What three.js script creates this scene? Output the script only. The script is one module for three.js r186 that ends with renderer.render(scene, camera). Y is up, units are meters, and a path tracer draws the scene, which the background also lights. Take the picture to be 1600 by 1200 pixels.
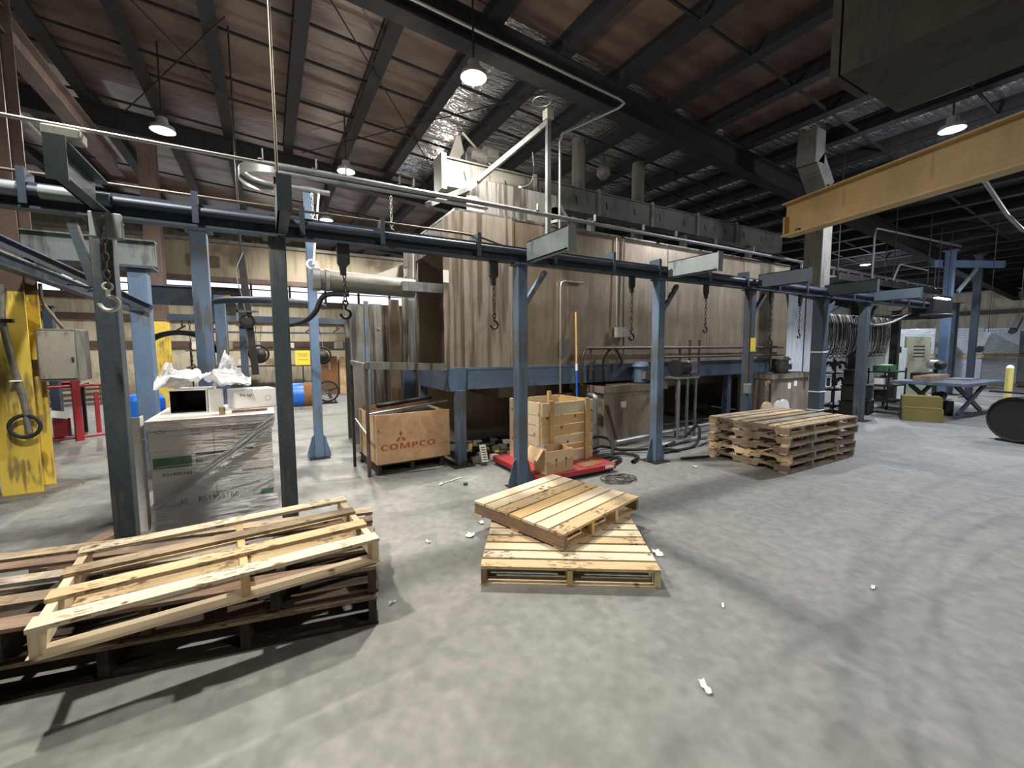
import * as THREE from 'three';
import { mergeGeometries } from 'three/addons/utils/BufferGeometryUtils.js';
import { RoundedBoxGeometry } from 'three/addons/geometries/RoundedBoxGeometry.js';
import { RectAreaLightUniformsLib } from 'three/addons/lights/RectAreaLightUniformsLib.js';

// ---------------------------------------------------------------- camera, exposure, lights
const scene = new THREE.Scene();
scene.background = new THREE.Color(0x05070a);
const camera = new THREE.PerspectiveCamera(84.37, 4 / 3, 0.05, 120);
camera.position.set(0, 1.6, 0);
camera.rotation.set(THREE.MathUtils.degToRad(-4.8), THREE.MathUtils.degToRad(-29.9), THREE.MathUtils.degToRad(-0.3), 'YXZ');
const renderer = new THREE.WebGLRenderer({ antialias: true });
renderer.toneMapping = THREE.LinearToneMapping;
renderer.toneMappingExposure = 0.88;
renderer.shadowMap.enabled = true;
RectAreaLightUniformsLib.init();

// high-bay lamps hang 5 m above the floor on a regular grid, some added unseen as fill: [x, y, z, candela, tint]
const WARM = 0xfff6ea, COOL = 0xf2f5ff;
const LAMPS = [
  [2.41, 5.0, -5.12, 105, WARM], [-1.25, 5.0, -8.67, 62, WARM], [1.47, 5.0, -8.9, 62, WARM], [1.51, 5.0, -12.41, 62, WARM],
  [9.52, 5.0, -2.59, 88, COOL], [19.2, 4.6, -7.28, 90, COOL],
  [-1.2, 5.0, -3.1, 78, WARM], [3.4, 5.0, 2.2, 34, WARM], [13.5, 4.95, 1.2, 62, COOL], [16.8, 4.6, -2.2, 70, COOL], [23.9, 3.9, -7.2, 60, COOL],  // includes unseen lamps added out of view as fill light
  [-4.4, 5.0, -17.0, 75, WARM], [0.1, 5.0, -18.4, 75, WARM], [4.6, 5.0, -12.4, 62, WARM],  // lamps added to brighten the far wall and bay
];

// ---------------------------------------------------------------- random numbers and noise
let seed = 20231;
const rnd = () => { seed = (seed * 1664525 + 1013904223) >>> 0; return seed / 4294967296; };
const rr = (a, b) => a + (b - a) * rnd();
const hash = (x, y, s) => { let h = (x * 374761393 + y * 668265263 + s * 1274126177) | 0; h = Math.imul(h ^ (h >>> 13), 1274126177); return ((h ^ (h >>> 16)) >>> 0) / 4294967296; };
function vnoise(x, y, p, q, s) {            // value noise that repeats every p by q cells
  const xi = Math.floor(x), yi = Math.floor(y), fx = x - xi, fy = y - yi;
  const u = fx * fx * (3 - 2 * fx), v = fy * fy * (3 - 2 * fy);
  const m = (a, n) => ((a % n) + n) % n, X0 = m(xi, p), X1 = m(xi + 1, p), Y0 = m(yi, q), Y1 = m(yi + 1, q);
  const a = hash(X0, Y0, s), b = hash(X1, Y0, s), c = hash(X0, Y1, s), d = hash(X1, Y1, s);
  return a + (b - a) * u + (c - a) * v + (a - b - c + d) * u * v;
}
function fbm(u, v, p, q, s, oct = 4) { let t = 0, a = 0.5, n = 0; for (let i = 0; i < oct; i++) { t += a * vnoise(u * p, v * q, p, q, s + i * 17); n += a; a *= 0.5; p *= 2; q *= 2; } return t / n; }
const clamp = (x, a = 0, b = 1) => Math.min(b, Math.max(a, x));
const sstep = (a, b, x) => { const t = clamp((x - a) / (b - a)); return t * t * (3 - 2 * t); };
const mix3 = (a, b, t) => [a[0] + (b[0] - a[0]) * t, a[1] + (b[1] - a[1]) * t, a[2] + (b[2] - a[2]) * t];

function tex(n, m, fn, metresU, metresV, colour = true) {   // fn(u, v) gives sRGB 0..255 or one grey 0..1
  const d = new Uint8Array(n * m * 4);
  for (let j = 0; j < m; j++) for (let i = 0; i < n; i++) {
    const c = fn((i + 0.5) / n, (j + 0.5) / m), k = (j * n + i) * 4;
    if (colour) { d[k] = clamp(c[0], 0, 255); d[k + 1] = clamp(c[1], 0, 255); d[k + 2] = clamp(c[2], 0, 255); } else d[k] = d[k + 1] = d[k + 2] = clamp(c) * 255;
    d[k + 3] = 255;
  }
  const t = new THREE.DataTexture(d, n, m, THREE.RGBAFormat);
  t.wrapS = t.wrapT = THREE.RepeatWrapping; t.magFilter = THREE.LinearFilter; t.minFilter = THREE.LinearMipmapLinearFilter; t.generateMipmaps = true;
  if (colour) t.colorSpace = THREE.SRGBColorSpace;
  t.repeat.set(1 / metresU, 1 / metresV); t.needsUpdate = true;
  return t;
}
function canvasTex(w, h, draw) {
  const c = document.createElement('canvas'); c.width = w; c.height = h; draw(c.getContext('2d'), w, h);
  const t = new THREE.CanvasTexture(c); t.colorSpace = THREE.SRGBColorSpace; t.magFilter = THREE.LinearFilter; t.needsUpdate = true; return t;
}

// ---------------------------------------------------------------- materials
const std = (o) => new THREE.MeshStandardMaterial(o);
const col = (r, g, b) => new THREE.Color().setRGB(r / 255, g / 255, b / 255, THREE.SRGBColorSpace);
const flat = (r, g, b, roughness = 0.7, metalness = 0) => std({ color: col(r, g, b), roughness, metalness });

// concrete: 16 m tile with trowel mottling, pale scuffs, oil spots and tyre arcs
const TILE = 16, arcs = [[5.2, 5.0, 6.35, 0.035], [5.2, 5.0, 6.1, 0.03], [4.4, 6.6, 7.75, 0.05], [4.4, 6.6, 7.5, 0.03], [6.4, 8.2, 9.9, 0.06], [2.2, 4.6, 5.7, 0.045]];
const floorMap = tex(2048, 2048, (u, v) => {
  const big = fbm(u, v, 6, 6, 3, 5), mid = fbm(u, v, 40, 40, 9, 4), fine = fbm(u, v, 300, 300, 21, 2), swirl = fbm(u + 0.03 * big, v * 1.4, 16, 22, 33, 4);
  let g = 124 + (big - 0.5) * 22 + (mid - 0.5) * 10 + (fine - 0.5) * 26 + (swirl - 0.5) * 10;
  const scuff = sstep(0.62, 0.8, fbm(u, v, 70, 22, 55, 3)) * sstep(0.45, 0.65, big); g += scuff * 12;
  const spot = sstep(0.72, 0.8, vnoise(u * 90, v * 90, 90, 90, 71)) * sstep(0.5, 0.7, mid); g -= spot * 9;
  const x = u * TILE - 1, z = v * TILE - 13;         // metres: tile origin at x = -1, z = -13
  for (const [cx, cz, r, w] of arcs) { const dd = Math.abs(Math.hypot(x - cx, z - (cz)) - r) / w; if (dd < 3) g -= 13 * Math.exp(-dd * dd) * (0.5 + 0.5 * fbm(u, v, 60, 60, 77, 2)); }
  const warm = (fbm(u, v, 9, 9, 91, 3) - 0.5) * 6;
  return [g + warm - 1, g + warm * 0.3 + 1, g - warm * 0.5 - 1];
}, TILE, TILE);
const floorBump = tex(512, 512, (u, v) => 0.6 * fbm(u, v, 64, 64, 5, 3) + 0.4 * fbm(u, v, 12, 12, 8, 3), 1.6, 1.6, false);
const M = {};
M.floor = std({ map: floorMap, bumpMap: floorBump, bumpScale: 0.0015, roughness: 0.62 });

function woodTex(base, dark, s, grey, stamp) {        // grain runs along u; tile 1.6 x 0.4 m
  return tex(1024, 256, (u, v) => {
    const w = v * 14 + 1.6 * fbm(u, v, 5, 4, s, 3), ring = 0.5 + 0.5 * Math.sin(w * 6.283 + 5 * fbm(u, v, 4, 6, s + 5, 2));
    const streak = fbm(u, v, 8, 110, s + 9, 3), fine = fbm(u, v, 60, 200, s + 13, 2), blot = fbm(u, v, 7, 4, s + 23, 3);
    let t = 0.35 * ring * 0.6 + 0.55 * (streak - 0.3) + 0.25 * (fine - 0.5) + 0.5 * (blot - 0.5);
    let c = mix3(base, dark, clamp(t));
    for (let k = 0; k < 7; k++) { const kx = hash(k, 1, s), ky = hash(k, 2, s), d = Math.hypot((u - kx) * 1.6, (v - ky) * 0.4) / (0.008 + 0.012 * hash(k, 3, s)); if (d < 2.2) c = mix3(c, [dark[0] * 0.5, dark[1] * 0.42, dark[2] * 0.38], clamp(1.25 - d * 0.7)); }
    if (grey) { const m = sstep(0.42, 0.7, fbm(u, v, 10, 8, s + 41, 4)); c = mix3(c, grey, m * 0.75); }
    if (stamp) { const m = sstep(0.56, 0.66, fbm(u, v, 46, 34, s + 51, 3)) * sstep(0.42, 0.6, fbm(u, v, 6, 3, s + 61, 2)); c = mix3(c, [104, 88, 66], m * stamp); }
    return c;
  }, 1.6, 0.4);
}
const woodBump = tex(512, 256, (u, v) => 0.7 * fbm(u, v, 6, 90, 4, 3) + 0.3 * fbm(u, v, 40, 80, 14, 2), 0.8, 0.2, false);
const wood = (map, color = 0xffffff) => std({ map, color, bumpMap: woodBump, bumpScale: 0.0012, roughness: 0.78 });
const wtNew = woodTex([220, 209, 184], [174, 155, 126], 11, null, 0.7), wtPine = woodTex([221, 208, 180], [189, 166, 130], 31, null, 0), wtOld = woodTex([192, 181, 164], [126, 114, 100], 51, [140, 134, 128], 0.5), wtBrown = woodTex([152, 126, 104], [92, 72, 58], 71, [112, 100, 92], 0.4);
M.woodNew = wood(wtNew); M.woodNewB = wood(wtNew, 0xeadcc4); M.woodPine = wood(wtPine); M.woodPineB = wood(wtPine, 0xf0dcb8); M.woodOld = wood(wtOld); M.woodOldB = wood(wtOld, 0xcdbfae); M.woodOldC = wood(wtOld, 0xf4e8d4); M.woodBrown = wood(wtBrown); M.woodBlack = wood(wtOld, 0x4c4845); M.woodDark = wood(wtBrown, 0x8a8078);

function paintTex(base, worn, s, amount, run = 1) {    // worn paint: tile 1 x 2 m, scratches run down
  return tex(256, 512, (u, v) => {
    const n = fbm(u, v, 6, 8, s, 4), st = fbm(u, v, 40, 6 * run, s + 7, 3), f = fbm(u, v, 90, 90, s + 15, 2);
    let c = base.map((x) => x * (0.88 + 0.24 * fbm(u, v, 3, 3, s + 31, 3)) + (f - 0.5) * 14);
    c = mix3(c, worn, sstep(0.62 - amount * 0.25, 0.76 - amount * 0.2, 0.6 * n + 0.4 * st));
    return c;
  }, 1, 2);
}
const paint = (base, worn, s, amount, roughness = 0.55, metalness = 0.1) => std({ map: paintTex(base, worn, s, amount), roughness, metalness });
M.blue = paint([90, 110, 134], [90, 93, 96], 101, 0.6);
M.blueBright = paint([96, 120, 150], [98, 106, 114], 111, 0.35);
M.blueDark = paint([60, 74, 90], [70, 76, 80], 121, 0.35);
M.slate = paint([62, 74, 82], [82, 86, 86], 131, 0.4);
M.railBlue = paint([52, 64, 80], [70, 78, 84], 141, 0.35, 0.5, 0.2);
M.armGrey = paint([120, 132, 136], [92, 98, 98], 151, 0.4);
M.greyPaint = paint([150, 150, 142], [110, 108, 102], 161, 0.3);
M.greyDull = paint([112, 112, 106], [84, 82, 78], 171, 0.4);
M.brownSteel = paint([94, 78, 72], [78, 64, 60], 181, 0.4);
M.roofSteel = paint([36, 35, 38], [30, 28, 29], 191, 0.4, 0.95, 0);
M.yellow = paint([216, 190, 84], [140, 122, 72], 201, 0.42, 0.5, 0);
M.craneYellow = paint([186, 158, 108], [172, 146, 100], 211, 0.2, 0.5, 0);
M.red = paint([168, 46, 56], [128, 72, 74], 221, 0.35, 0.5, 0);
M.redDark = paint([150, 40, 46], [96, 50, 50], 231, 0.3, 0.5, 0);
M.black = flat(24, 24, 26, 0.6); M.blackRubber = flat(30, 30, 31, 0.8); M.darkSteel = paint([52, 52, 54], [70, 64, 58], 241, 0.35, 0.5, 0.5);
M.chain = flat(120, 116, 108, 0.45, 0.8); M.chainDark = flat(66, 62, 58, 0.5, 0.7); M.hookPale = flat(190, 196, 184, 0.5, 0.3);
M.conduit = flat(168, 168, 164, 0.4, 0.7); M.conduitDark = flat(98, 92, 84, 0.5, 0.6);
M.white = flat(232, 233, 234, 0.6); M.paper = flat(236, 236, 232, 0.9); M.signYellow = flat(232, 208, 60, 0.6); M.plasticBlue = flat(28, 104, 206, 0.35);
M.greenPaint = flat(52, 98, 62, 0.5); M.machineWhite = paint([196, 206, 204], [150, 158, 156], 251, 0.3, 0.45, 0);
M.masts = paint([112, 114, 114], [88, 88, 86], 291, 0.3, 0.5, 0.3);
M.casing = paint([64, 61, 54], [52, 48, 42], 281, 0.3, 0.7, 0.1);
M.galv = paint([160, 164, 166], [128, 132, 136], 261, 0.4, 0.4, 0.7);

// stainless sheet with brown bake stains and drip streaks; tile 3 x 3 m
const steelTex = (base, stain, s, amt) => tex(512, 512, (u, v) => {
  const run = fbm(u, v, 60, 3, s, 4), blot = fbm(u, v, 5, 5, s + 8, 4), fine = fbm(u, v, 160, 30, s + 19, 2);
  let c = base.map((x) => x + (fine - 0.5) * 22 + (blot - 0.5) * 30);
  c = mix3(c, stain, sstep(0.48, 0.75, run) * amt); c = mix3(c, [206, 200, 190], sstep(0.62, 0.78, fbm(u, v, 30, 3, s + 29, 4)) * amt * 0.5);
  return c;
}, 3, 3);
const steelRough = tex(256, 256, (u, v) => 0.2 + 0.22 * fbm(u, v, 24, 4, 301, 4) + 0.1 * fbm(u, v, 6, 6, 305, 3), 3, 3, false);
const steelBump = tex(256, 256, (u, v) => 0.6 * fbm(u, v, 3, 4, 311, 3) + 0.4 * fbm(u, v, 8, 10, 317, 2), 3, 3, false);
const steel = (base, stain, s, amt, metalness = 0.75) => std({ map: steelTex(base, stain, s, amt), roughnessMap: steelRough, roughness: 1, metalness, bumpMap: steelBump, bumpScale: 0.006 });
M.steelBrown = steel([166, 152, 134], [128, 110, 92], 321, 0.2, 0.62);
M.steelStreak = steel([172, 164, 152], [112, 98, 84], 331, 0.8, 0.4);
M.steelGrey = steel([140, 140, 136], [70, 66, 62], 341, 0.8, 0.6);
M.tankSteel = steel([160, 149, 135], [112, 100, 86], 361, 0.4, 0.3);

// roof insulation facing, creased; tile 2 x 2 m
const crease = tex(512, 512, (u, v) => 0.5 * fbm(u, v + 0.02 * fbm(u, v, 4, 4, 2, 2), 5, 34, 401, 4) + 0.3 * fbm(u, v, 3, 12, 405, 3) + 0.2 * fbm(u, v, 30, 60, 409, 2), 2, 2, false);
const faceTex = (a, b, s) => tex(256, 256, (u, v) => mix3(a, b, sstep(0.3, 0.7, fbm(u, v, 4, 10, s, 4))), 2, 2);
M.facing = std({ map: faceTex([112, 94, 84], [92, 74, 68], 411), bumpMap: crease, bumpScale: 0.012, roughness: 0.5, metalness: 0.15 });
M.foil = std({ map: faceTex([222, 222, 226], [182, 179, 179], 421), bumpMap: crease, bumpScale: 0.06, roughness: 0.22, metalness: 0.85 });

// painted block and sheet walls
const wallTex = (a, b, s) => tex(512, 512, (u, v) => { const n = fbm(u, v, 6, 6, s, 5), d = fbm(u, v, 40, 5, s + 5, 4); return mix3(mix3(a, b, sstep(0.45, 0.75, d) * 0.5), b, sstep(0.58, 0.78, n)); }, 4, 4);
M.wallCream = std({ map: wallTex([214, 208, 188], [168, 158, 136], 501), roughness: 0.85 });
M.wallPale = std({ map: wallTex([202, 208, 214], [168, 172, 176], 511), roughness: 0.85 });
M.wallDark = std({ map: wallTex([88, 84, 80], [62, 58, 56], 521), roughness: 0.9 });
M.tanPanel = std({ map: wallTex([148, 140, 122], [104, 96, 82], 531), roughness: 0.8 });

// cardboard
const cardTex = (a, b, s) => tex(512, 256, (u, v) => mix3(a, b, sstep(0.35, 0.75, 0.7 * fbm(u, v, 5, 4, s, 4) + 0.3 * fbm(u, v, 80, 50, s + 3, 2))), 1.2, 0.6);
const cardMap = cardTex([198, 170, 134], [170, 142, 108], 541);
M.card = std({ map: cardMap, roughness: 0.9 }); M.cardDark = std({ map: cardMap, color: 0xa08a78, roughness: 0.9 });
M.cardWhite = std({ map: cardTex([228, 227, 224], [204, 202, 198], 551), roughness: 0.75 });
// stretch film over cartons: glossy creases
const filmBump = tex(512, 512, (u, v) => { const d = fbm(u + v * 0.7, v, 6, 46, 561, 4), e = fbm(u, v, 3, 70, 567, 3), w = fbm(u - v * 0.5, v, 20, 24, 571, 3); return 0.45 * Math.pow(Math.abs(d * 2 - 1), 0.5) + 0.3 * e + 0.25 * w; }, 1, 1, false);
const film = (r, g, b) => new THREE.MeshPhysicalMaterial({ color: col(r, g, b), bumpMap: filmBump, bumpScale: 0.05, roughness: 0.42, clearcoat: 1, clearcoatRoughness: 0.1 });
M.film = film(236, 236, 236); M.filmSheet = new THREE.MeshPhysicalMaterial({ color: col(236, 238, 242), bumpMap: filmBump, bumpScale: 0.02, roughness: 0.25, transmission: 0.55, thickness: 0, side: THREE.DoubleSide, specularIntensity: 1 });
M.filmClear = new THREE.MeshPhysicalMaterial({ color: 0xffffff, bumpMap: filmBump, bumpScale: 0.03, roughness: 0.04, transmission: 1, thickness: 0, ior: 1.5, side: THREE.DoubleSide });
M.filmGrey = film(172, 180, 188);
M.filmPaper = new THREE.MeshPhysicalMaterial({ color: col(238, 240, 244), bumpMap: filmBump, bumpScale: 0.02, roughness: 0.4, transmission: 0.25, thickness: 0, side: THREE.DoubleSide });
M.lens = std({ color: 0xffffff, emissive: 0xffffff, emissiveIntensity: 9, roughness: 0.4 });
M.lampShell = flat(186, 188, 192, 0.45, 0.4);
M.daylight = std({ color: 0xdfe8f2, emissive: 0xe8f0ff, emissiveIntensity: 1.6, roughness: 0.6 });

// ---------------------------------------------------------------- geometry helpers
const V = (x, y, z) => new THREE.Vector3(x, y, z);
function metricUV(g, w, h, d, ou, ov) {              // u runs along the longest side, in metres
  const p = g.attributes.position, n = g.attributes.normal, uv = g.attributes.uv;
  for (let i = 0; i < p.count; i++) {
    const ax = Math.abs(n.getX(i)), ay = Math.abs(n.getY(i)), az = Math.abs(n.getZ(i)), x = p.getX(i), y = p.getY(i), z = p.getZ(i);
    let a, b, la, lb;
    if (ax >= ay && ax >= az) { a = z; b = y; la = d; lb = h; } else if (ay >= az) { a = x; b = z; la = w; lb = d; } else { a = x; b = y; la = w; lb = h; }
    if (g.userData.grain && lb > la) [a, b] = [b, a];
    uv.setXY(i, a + ou, b + ov);
  }
}
function bx(w, h, d, x = 0, y = 0, z = 0, rx = 0, ry = 0, rz = 0, o = {}) {
  const g = new THREE.BoxGeometry(w, h, d).toNonIndexed();
  g.userData.grain = o.grain; metricUV(g, w, h, d, o.ou ?? x, o.ov ?? y);
  if (rx || ry || rz) g.applyMatrix4(new THREE.Matrix4().makeRotationFromEuler(new THREE.Euler(rx, ry, rz)));
  g.translate(x, y, z); g.userData = {}; return g;
}
const span = (x0, x1, y0, y1, z0, z1) => bx(x1 - x0, y1 - y0, z1 - z0, (x0 + x1) / 2, (y0 + y1) / 2, (z0 + z1) / 2);
function rbx(w, h, d, r, x = 0, y = 0, z = 0, ry = 0) { const g = new RoundedBoxGeometry(w, h, d, 2, r); metricUV(g, w, h, d, 0, 0); if (ry) g.rotateY(ry); g.translate(x, y, z); return g; }
function beam(a, b, w, h, o = {}) {                  // rectangular bar from a to b; w across, h upright
  const dir = b.clone().sub(a), L = dir.length(), g = bx(L, h, w, 0, 0, 0, 0, 0, 0, { ou: o.ou ?? a.x + a.z, ov: o.ov ?? 0 });
  dir.normalize(); let up = Math.abs(dir.y) > 0.99 ? V(0, 0, 1) : V(0, 1, 0); const side = dir.clone().cross(up).normalize(); up = side.clone().cross(dir);
  g.applyMatrix4(new THREE.Matrix4().makeBasis(dir, up, side)); const c = a.clone().add(b).multiplyScalar(0.5); g.translate(c.x, c.y, c.z); return g;
}
function ibeam(a, b, w, h, tf = 0.016, tw = 0.012) { // I section along a-b
  const dir = b.clone().sub(a), L = dir.length(); dir.normalize(); const side = dir.clone().cross(V(0, 1, 0)).normalize(), up = side.clone().cross(dir);
  const g = mergeGeometries([bx(L, tf, w, 0, h / 2 - tf / 2, 0), bx(L, tf, w, 0, -h / 2 + tf / 2, 0), bx(L, h - 2 * tf, tw, 0, 0, 0)]);
  g.applyMatrix4(new THREE.Matrix4().makeBasis(dir, up, side)); const c = a.clone().add(b).multiplyScalar(0.5); g.translate(c.x, c.y, c.z); return g;
}
function hcol(x, z, y0, y1, w, d, t = 0.016) { return mergeGeometries([span(x - w / 2, x + w / 2, y0, y1, z - d / 2, z - d / 2 + t), span(x - w / 2, x + w / 2, y0, y1, z + d / 2 - t, z + d / 2), span(x - t / 2, x + t / 2, y0, y1, z - d / 2 + t, z + d / 2 - t)]); }
function cyl(r0, r1, h, x, y, z, axis = 'y', seg = 20, open = false) {
  const g = new THREE.CylinderGeometry(r0, r1, h, seg, 1, open).toNonIndexed(); const uv = g.attributes.uv; for (let i = 0; i < uv.count; i++) uv.setXY(i, uv.getX(i) * 6.28 * r0, uv.getY(i) * h);
  if (axis === 'x') g.rotateZ(-Math.PI / 2); if (axis === 'z') g.rotateX(Math.PI / 2); g.translate(x, y, z); return g;
}
function rod(a, b, r, seg = 8) { const d = b.clone().sub(a), g = cyl(r, r, d.length(), 0, 0, 0, 'y', seg); g.applyQuaternion(new THREE.Quaternion().setFromUnitVectors(V(0, 1, 0), d.clone().normalize())); const c = a.clone().add(b).multiplyScalar(0.5); g.translate(c.x, c.y, c.z); return g; }
function pipe(pts, r, bend = 0.08, seg = 8) {        // straight runs with rounded elbows
  const P = pts.map((p) => V(...p)), path = new THREE.CurvePath(); let prev = P[0];
  for (let i = 1; i < P.length; i++) {
    if (i === P.length - 1) { path.add(new THREE.LineCurve3(prev, P[i])); break; }
    const a = P[i].clone().sub(P[i - 1]), b = P[i + 1].clone().sub(P[i]), k = Math.min(bend, a.length() * 0.45, b.length() * 0.45);
    const e = P[i].clone().addScaledVector(a.normalize(), -k), f = P[i].clone().addScaledVector(b.normalize(), k);
    path.add(new THREE.LineCurve3(prev, e)); path.add(new THREE.QuadraticBezierCurve3(e, P[i], f)); prev = f;
  }
  return new THREE.TubeGeometry(path, Math.max(8, P.length * 10), r, seg).toNonIndexed();
}
function hose(pts, r, n = 40, seg = 6) { return new THREE.TubeGeometry(new THREE.CatmullRomCurve3(pts.map((p) => V(...p))), n, r, seg).toNonIndexed(); }
function torus(R, r, x, y, z, rx = 0, ry = 0, arc = 6.2832, s = 8, t = 20) { const g = new THREE.TorusGeometry(R, r, s, t, arc).toNonIndexed(); g.rotateX(rx); g.rotateY(ry); g.translate(x, y, z); return g; }
function lathe(pts, x = 0, y = 0, z = 0, seg = 28) { const g = new THREE.LatheGeometry(pts.map((p) => new THREE.Vector2(...p)), seg).toNonIndexed(); g.translate(x, y, z); return g; }
function prism(pts, depth, bevel = 0) { const s = new THREE.Shape(pts.map((p) => new THREE.Vector2(...p))); const g = new THREE.ExtrudeGeometry(s, { depth, bevelEnabled: bevel > 0, bevelSize: bevel, bevelThickness: bevel, bevelSegments: 1, curveSegments: 8 }); return g; }
function chainGeo(top, len, r = 0.022, w = 0.0055) { // links hanging down from top
  const out = [], pitch = r * 2.1; let k = 0;
  for (let y = 0; y < len; y += pitch, k++) { const g = new THREE.TorusGeometry(r * 0.72, w, 5, 10).toNonIndexed(); g.scale(0.8, 1.5, 1); if (k % 2) g.rotateY(Math.PI / 2); g.rotateY(0.4); g.translate(top.x, top.y - y - r, top.z); out.push(g); }
  return mergeGeometries(out);
}
function hookGeo(p, s = 1) {                         // eye, shank and open hook below point p
  return mergeGeometries([torus(0.02 * s, 0.008 * s, p.x, p.y - 0.02 * s, p.z), rod(V(p.x, p.y - 0.035 * s, p.z), V(p.x, p.y - 0.08 * s, p.z), 0.011 * s), (() => { const g = new THREE.TorusGeometry(0.042 * s, 0.0125 * s, 8, 18, 4.7).toNonIndexed(); g.rotateZ(-3.13); g.translate(p.x, p.y - 0.118 * s, p.z); return g; })()]);
}
// ---------------------------------------------------------------- scene graph helpers
const taken = {};
const numbered = (n) => { const k = taken[n] = (taken[n] ?? -1) + 1; return k ? n + '_' + String(k).padStart(3, '0') : n; };
function finish(m) { m.castShadow = m.receiveShadow = true; return m; }
function thing(name, label, category, pos = [0, 0, 0], turn = 0, group) {
  const o = new THREE.Group(); o.name = numbered(name); o.position.set(...pos); o.rotation.y = turn; o.userData = { label, category }; if (group) o.userData.group = group; scene.add(o); return o;
}
function part(parent, name, geos, mat, label, stuff) {
  const g = Array.isArray(geos) ? (geos.length > 1 ? mergeGeometries(geos) : geos[0]) : geos;
  const m = finish(new THREE.Mesh(g, mat)); m.name = name; if (label) m.userData.label = label; if (stuff) m.userData.kind = 'stuff'; parent.add(m); return m;
}
function single(name, label, category, geos, mat, group) { const m = part(scene, numbered(name), geos, mat); m.userData = { label, category }; if (group) m.userData.group = group; return m; }
function struct(name, geos, mat) { const m = geos ? part(scene, name, geos, mat) : new THREE.Group(); if (!geos) { m.name = name; scene.add(m); } m.userData.kind = 'structure'; return m; }
// ---------------------------------------------------------------- the building
const SLOPE = Math.tan(THREE.MathUtils.degToRad(4)), roofY = (x) => 6.2 - x * SLOPE, X0 = -11, X1 = 30, Z0 = -22, Z1 = 10;
struct('floor', span(X0, X1, -0.2, 0, Z0, Z1).translate(0, 0, 0), M.floor);
{ // floor texture is laid in metres from x = -1, z = -13
  const g = scene.getObjectByName('floor').geometry, p = g.attributes.position, uv = g.attributes.uv;
  for (let i = 0; i < p.count; i++) uv.setXY(i, p.getX(i) + 1, p.getZ(i) + 13);
}
const ceiling = struct('ceiling');
const roofBar = (x0, x1, z, dy, w, h) => beam(V(x0, roofY(x0) + dy, z), V(x1, roofY(x1) + dy, z), w, h);
part(ceiling, 'roof_deck', beam(V(X0 - 0.3, roofY(X0 - 0.3) + 0.36, (Z0 + Z1) / 2), V(X1 + 0.3, roofY(X1 + 0.3) + 0.36, (Z0 + Z1) / 2), Z1 - Z0 + 0.6, 0.12), M.facing);
const PX = []; for (let x = -0.51 - 1.135 * 9; x < X1; x += 1.135) PX.push(x);
for (const x of PX) part(ceiling, 'purlin', ibeam(V(x, roofY(x) + 0.12, Z0), V(x, roofY(x) + 0.12, Z1), 0.2, 0.25, 0.014, 0.012), M.roofSteel);
const BAYS = [Z0, -17.7, -11.6, -5.5, 0.6, Z1];
{
  const panel = {};
  for (let b = 0; b < 5; b++) for (let i = 0; i + 1 < PX.length; i++) {
    const z0 = BAYS[b], z1 = BAYS[b + 1], key = b; panel[key] ??= bx(1.12, 0.03, z1 - z0 - 0.01, 0, 0, 0, 0, 0, 0, { ou: b * 0.7, ov: b * 1.3 });
    const xm = (PX[i] + PX[i + 1]) / 2, foil = (b === 2 && xm > 3.4) || (b === 3 && xm > 8.2) || (b < 2 && xm > 8);
    const m = part(ceiling, 'insulation_panel', panel[key], foil ? M.foil : M.facing, foil ? 'creased foil insulation' : undefined);
    m.position.set(xm, roofY(xm) + 0.25 + 0.012 * Math.sin(i * 7.3 + b), (z0 + z1) / 2); m.rotation.z = -Math.atan(SLOPE) + 0.02 * Math.sin(i * 3.1 + b * 2);
  }
}
for (const z of [-17.7, -11.6, -5.5, 0.6]) part(ceiling, 'rafter', ibeam(V(X0, roofY(X0) - 0.21, z), V(X1, roofY(X1) - 0.21, z), 0.26, 0.42, 0.02, 0.014), M.roofSteel, 'deep dark steel rafter');
for (const z of [-6.95, -7.8, -9.1, -9.8, -11.2, -12.9, -15, -2.4, -3.9]) part(ceiling, 'bridging_bar', roofBar(-8, 20, z, 0.03, 0.035, 0.035), M.roofSteel);
for (const [a, b] of [[[0.6, -5.8], [3.98, -10.6]], [[0.9, -11.2], [4.3, -6.1]], [[-2.2, -6.1], [-0.51, -9.5]], [[-2.2, -11.4], [-0.3, -7.4]], [[5.2, -11.4], [9.2, -5.8]]])
  part(ceiling, 'brace_rod', rod(V(a[0], roofY(a[0]) - 0.03, a[1]), V(b[0], roofY(b[0]) - 0.03, b[1]), 0.011), M.roofSteel);
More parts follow.
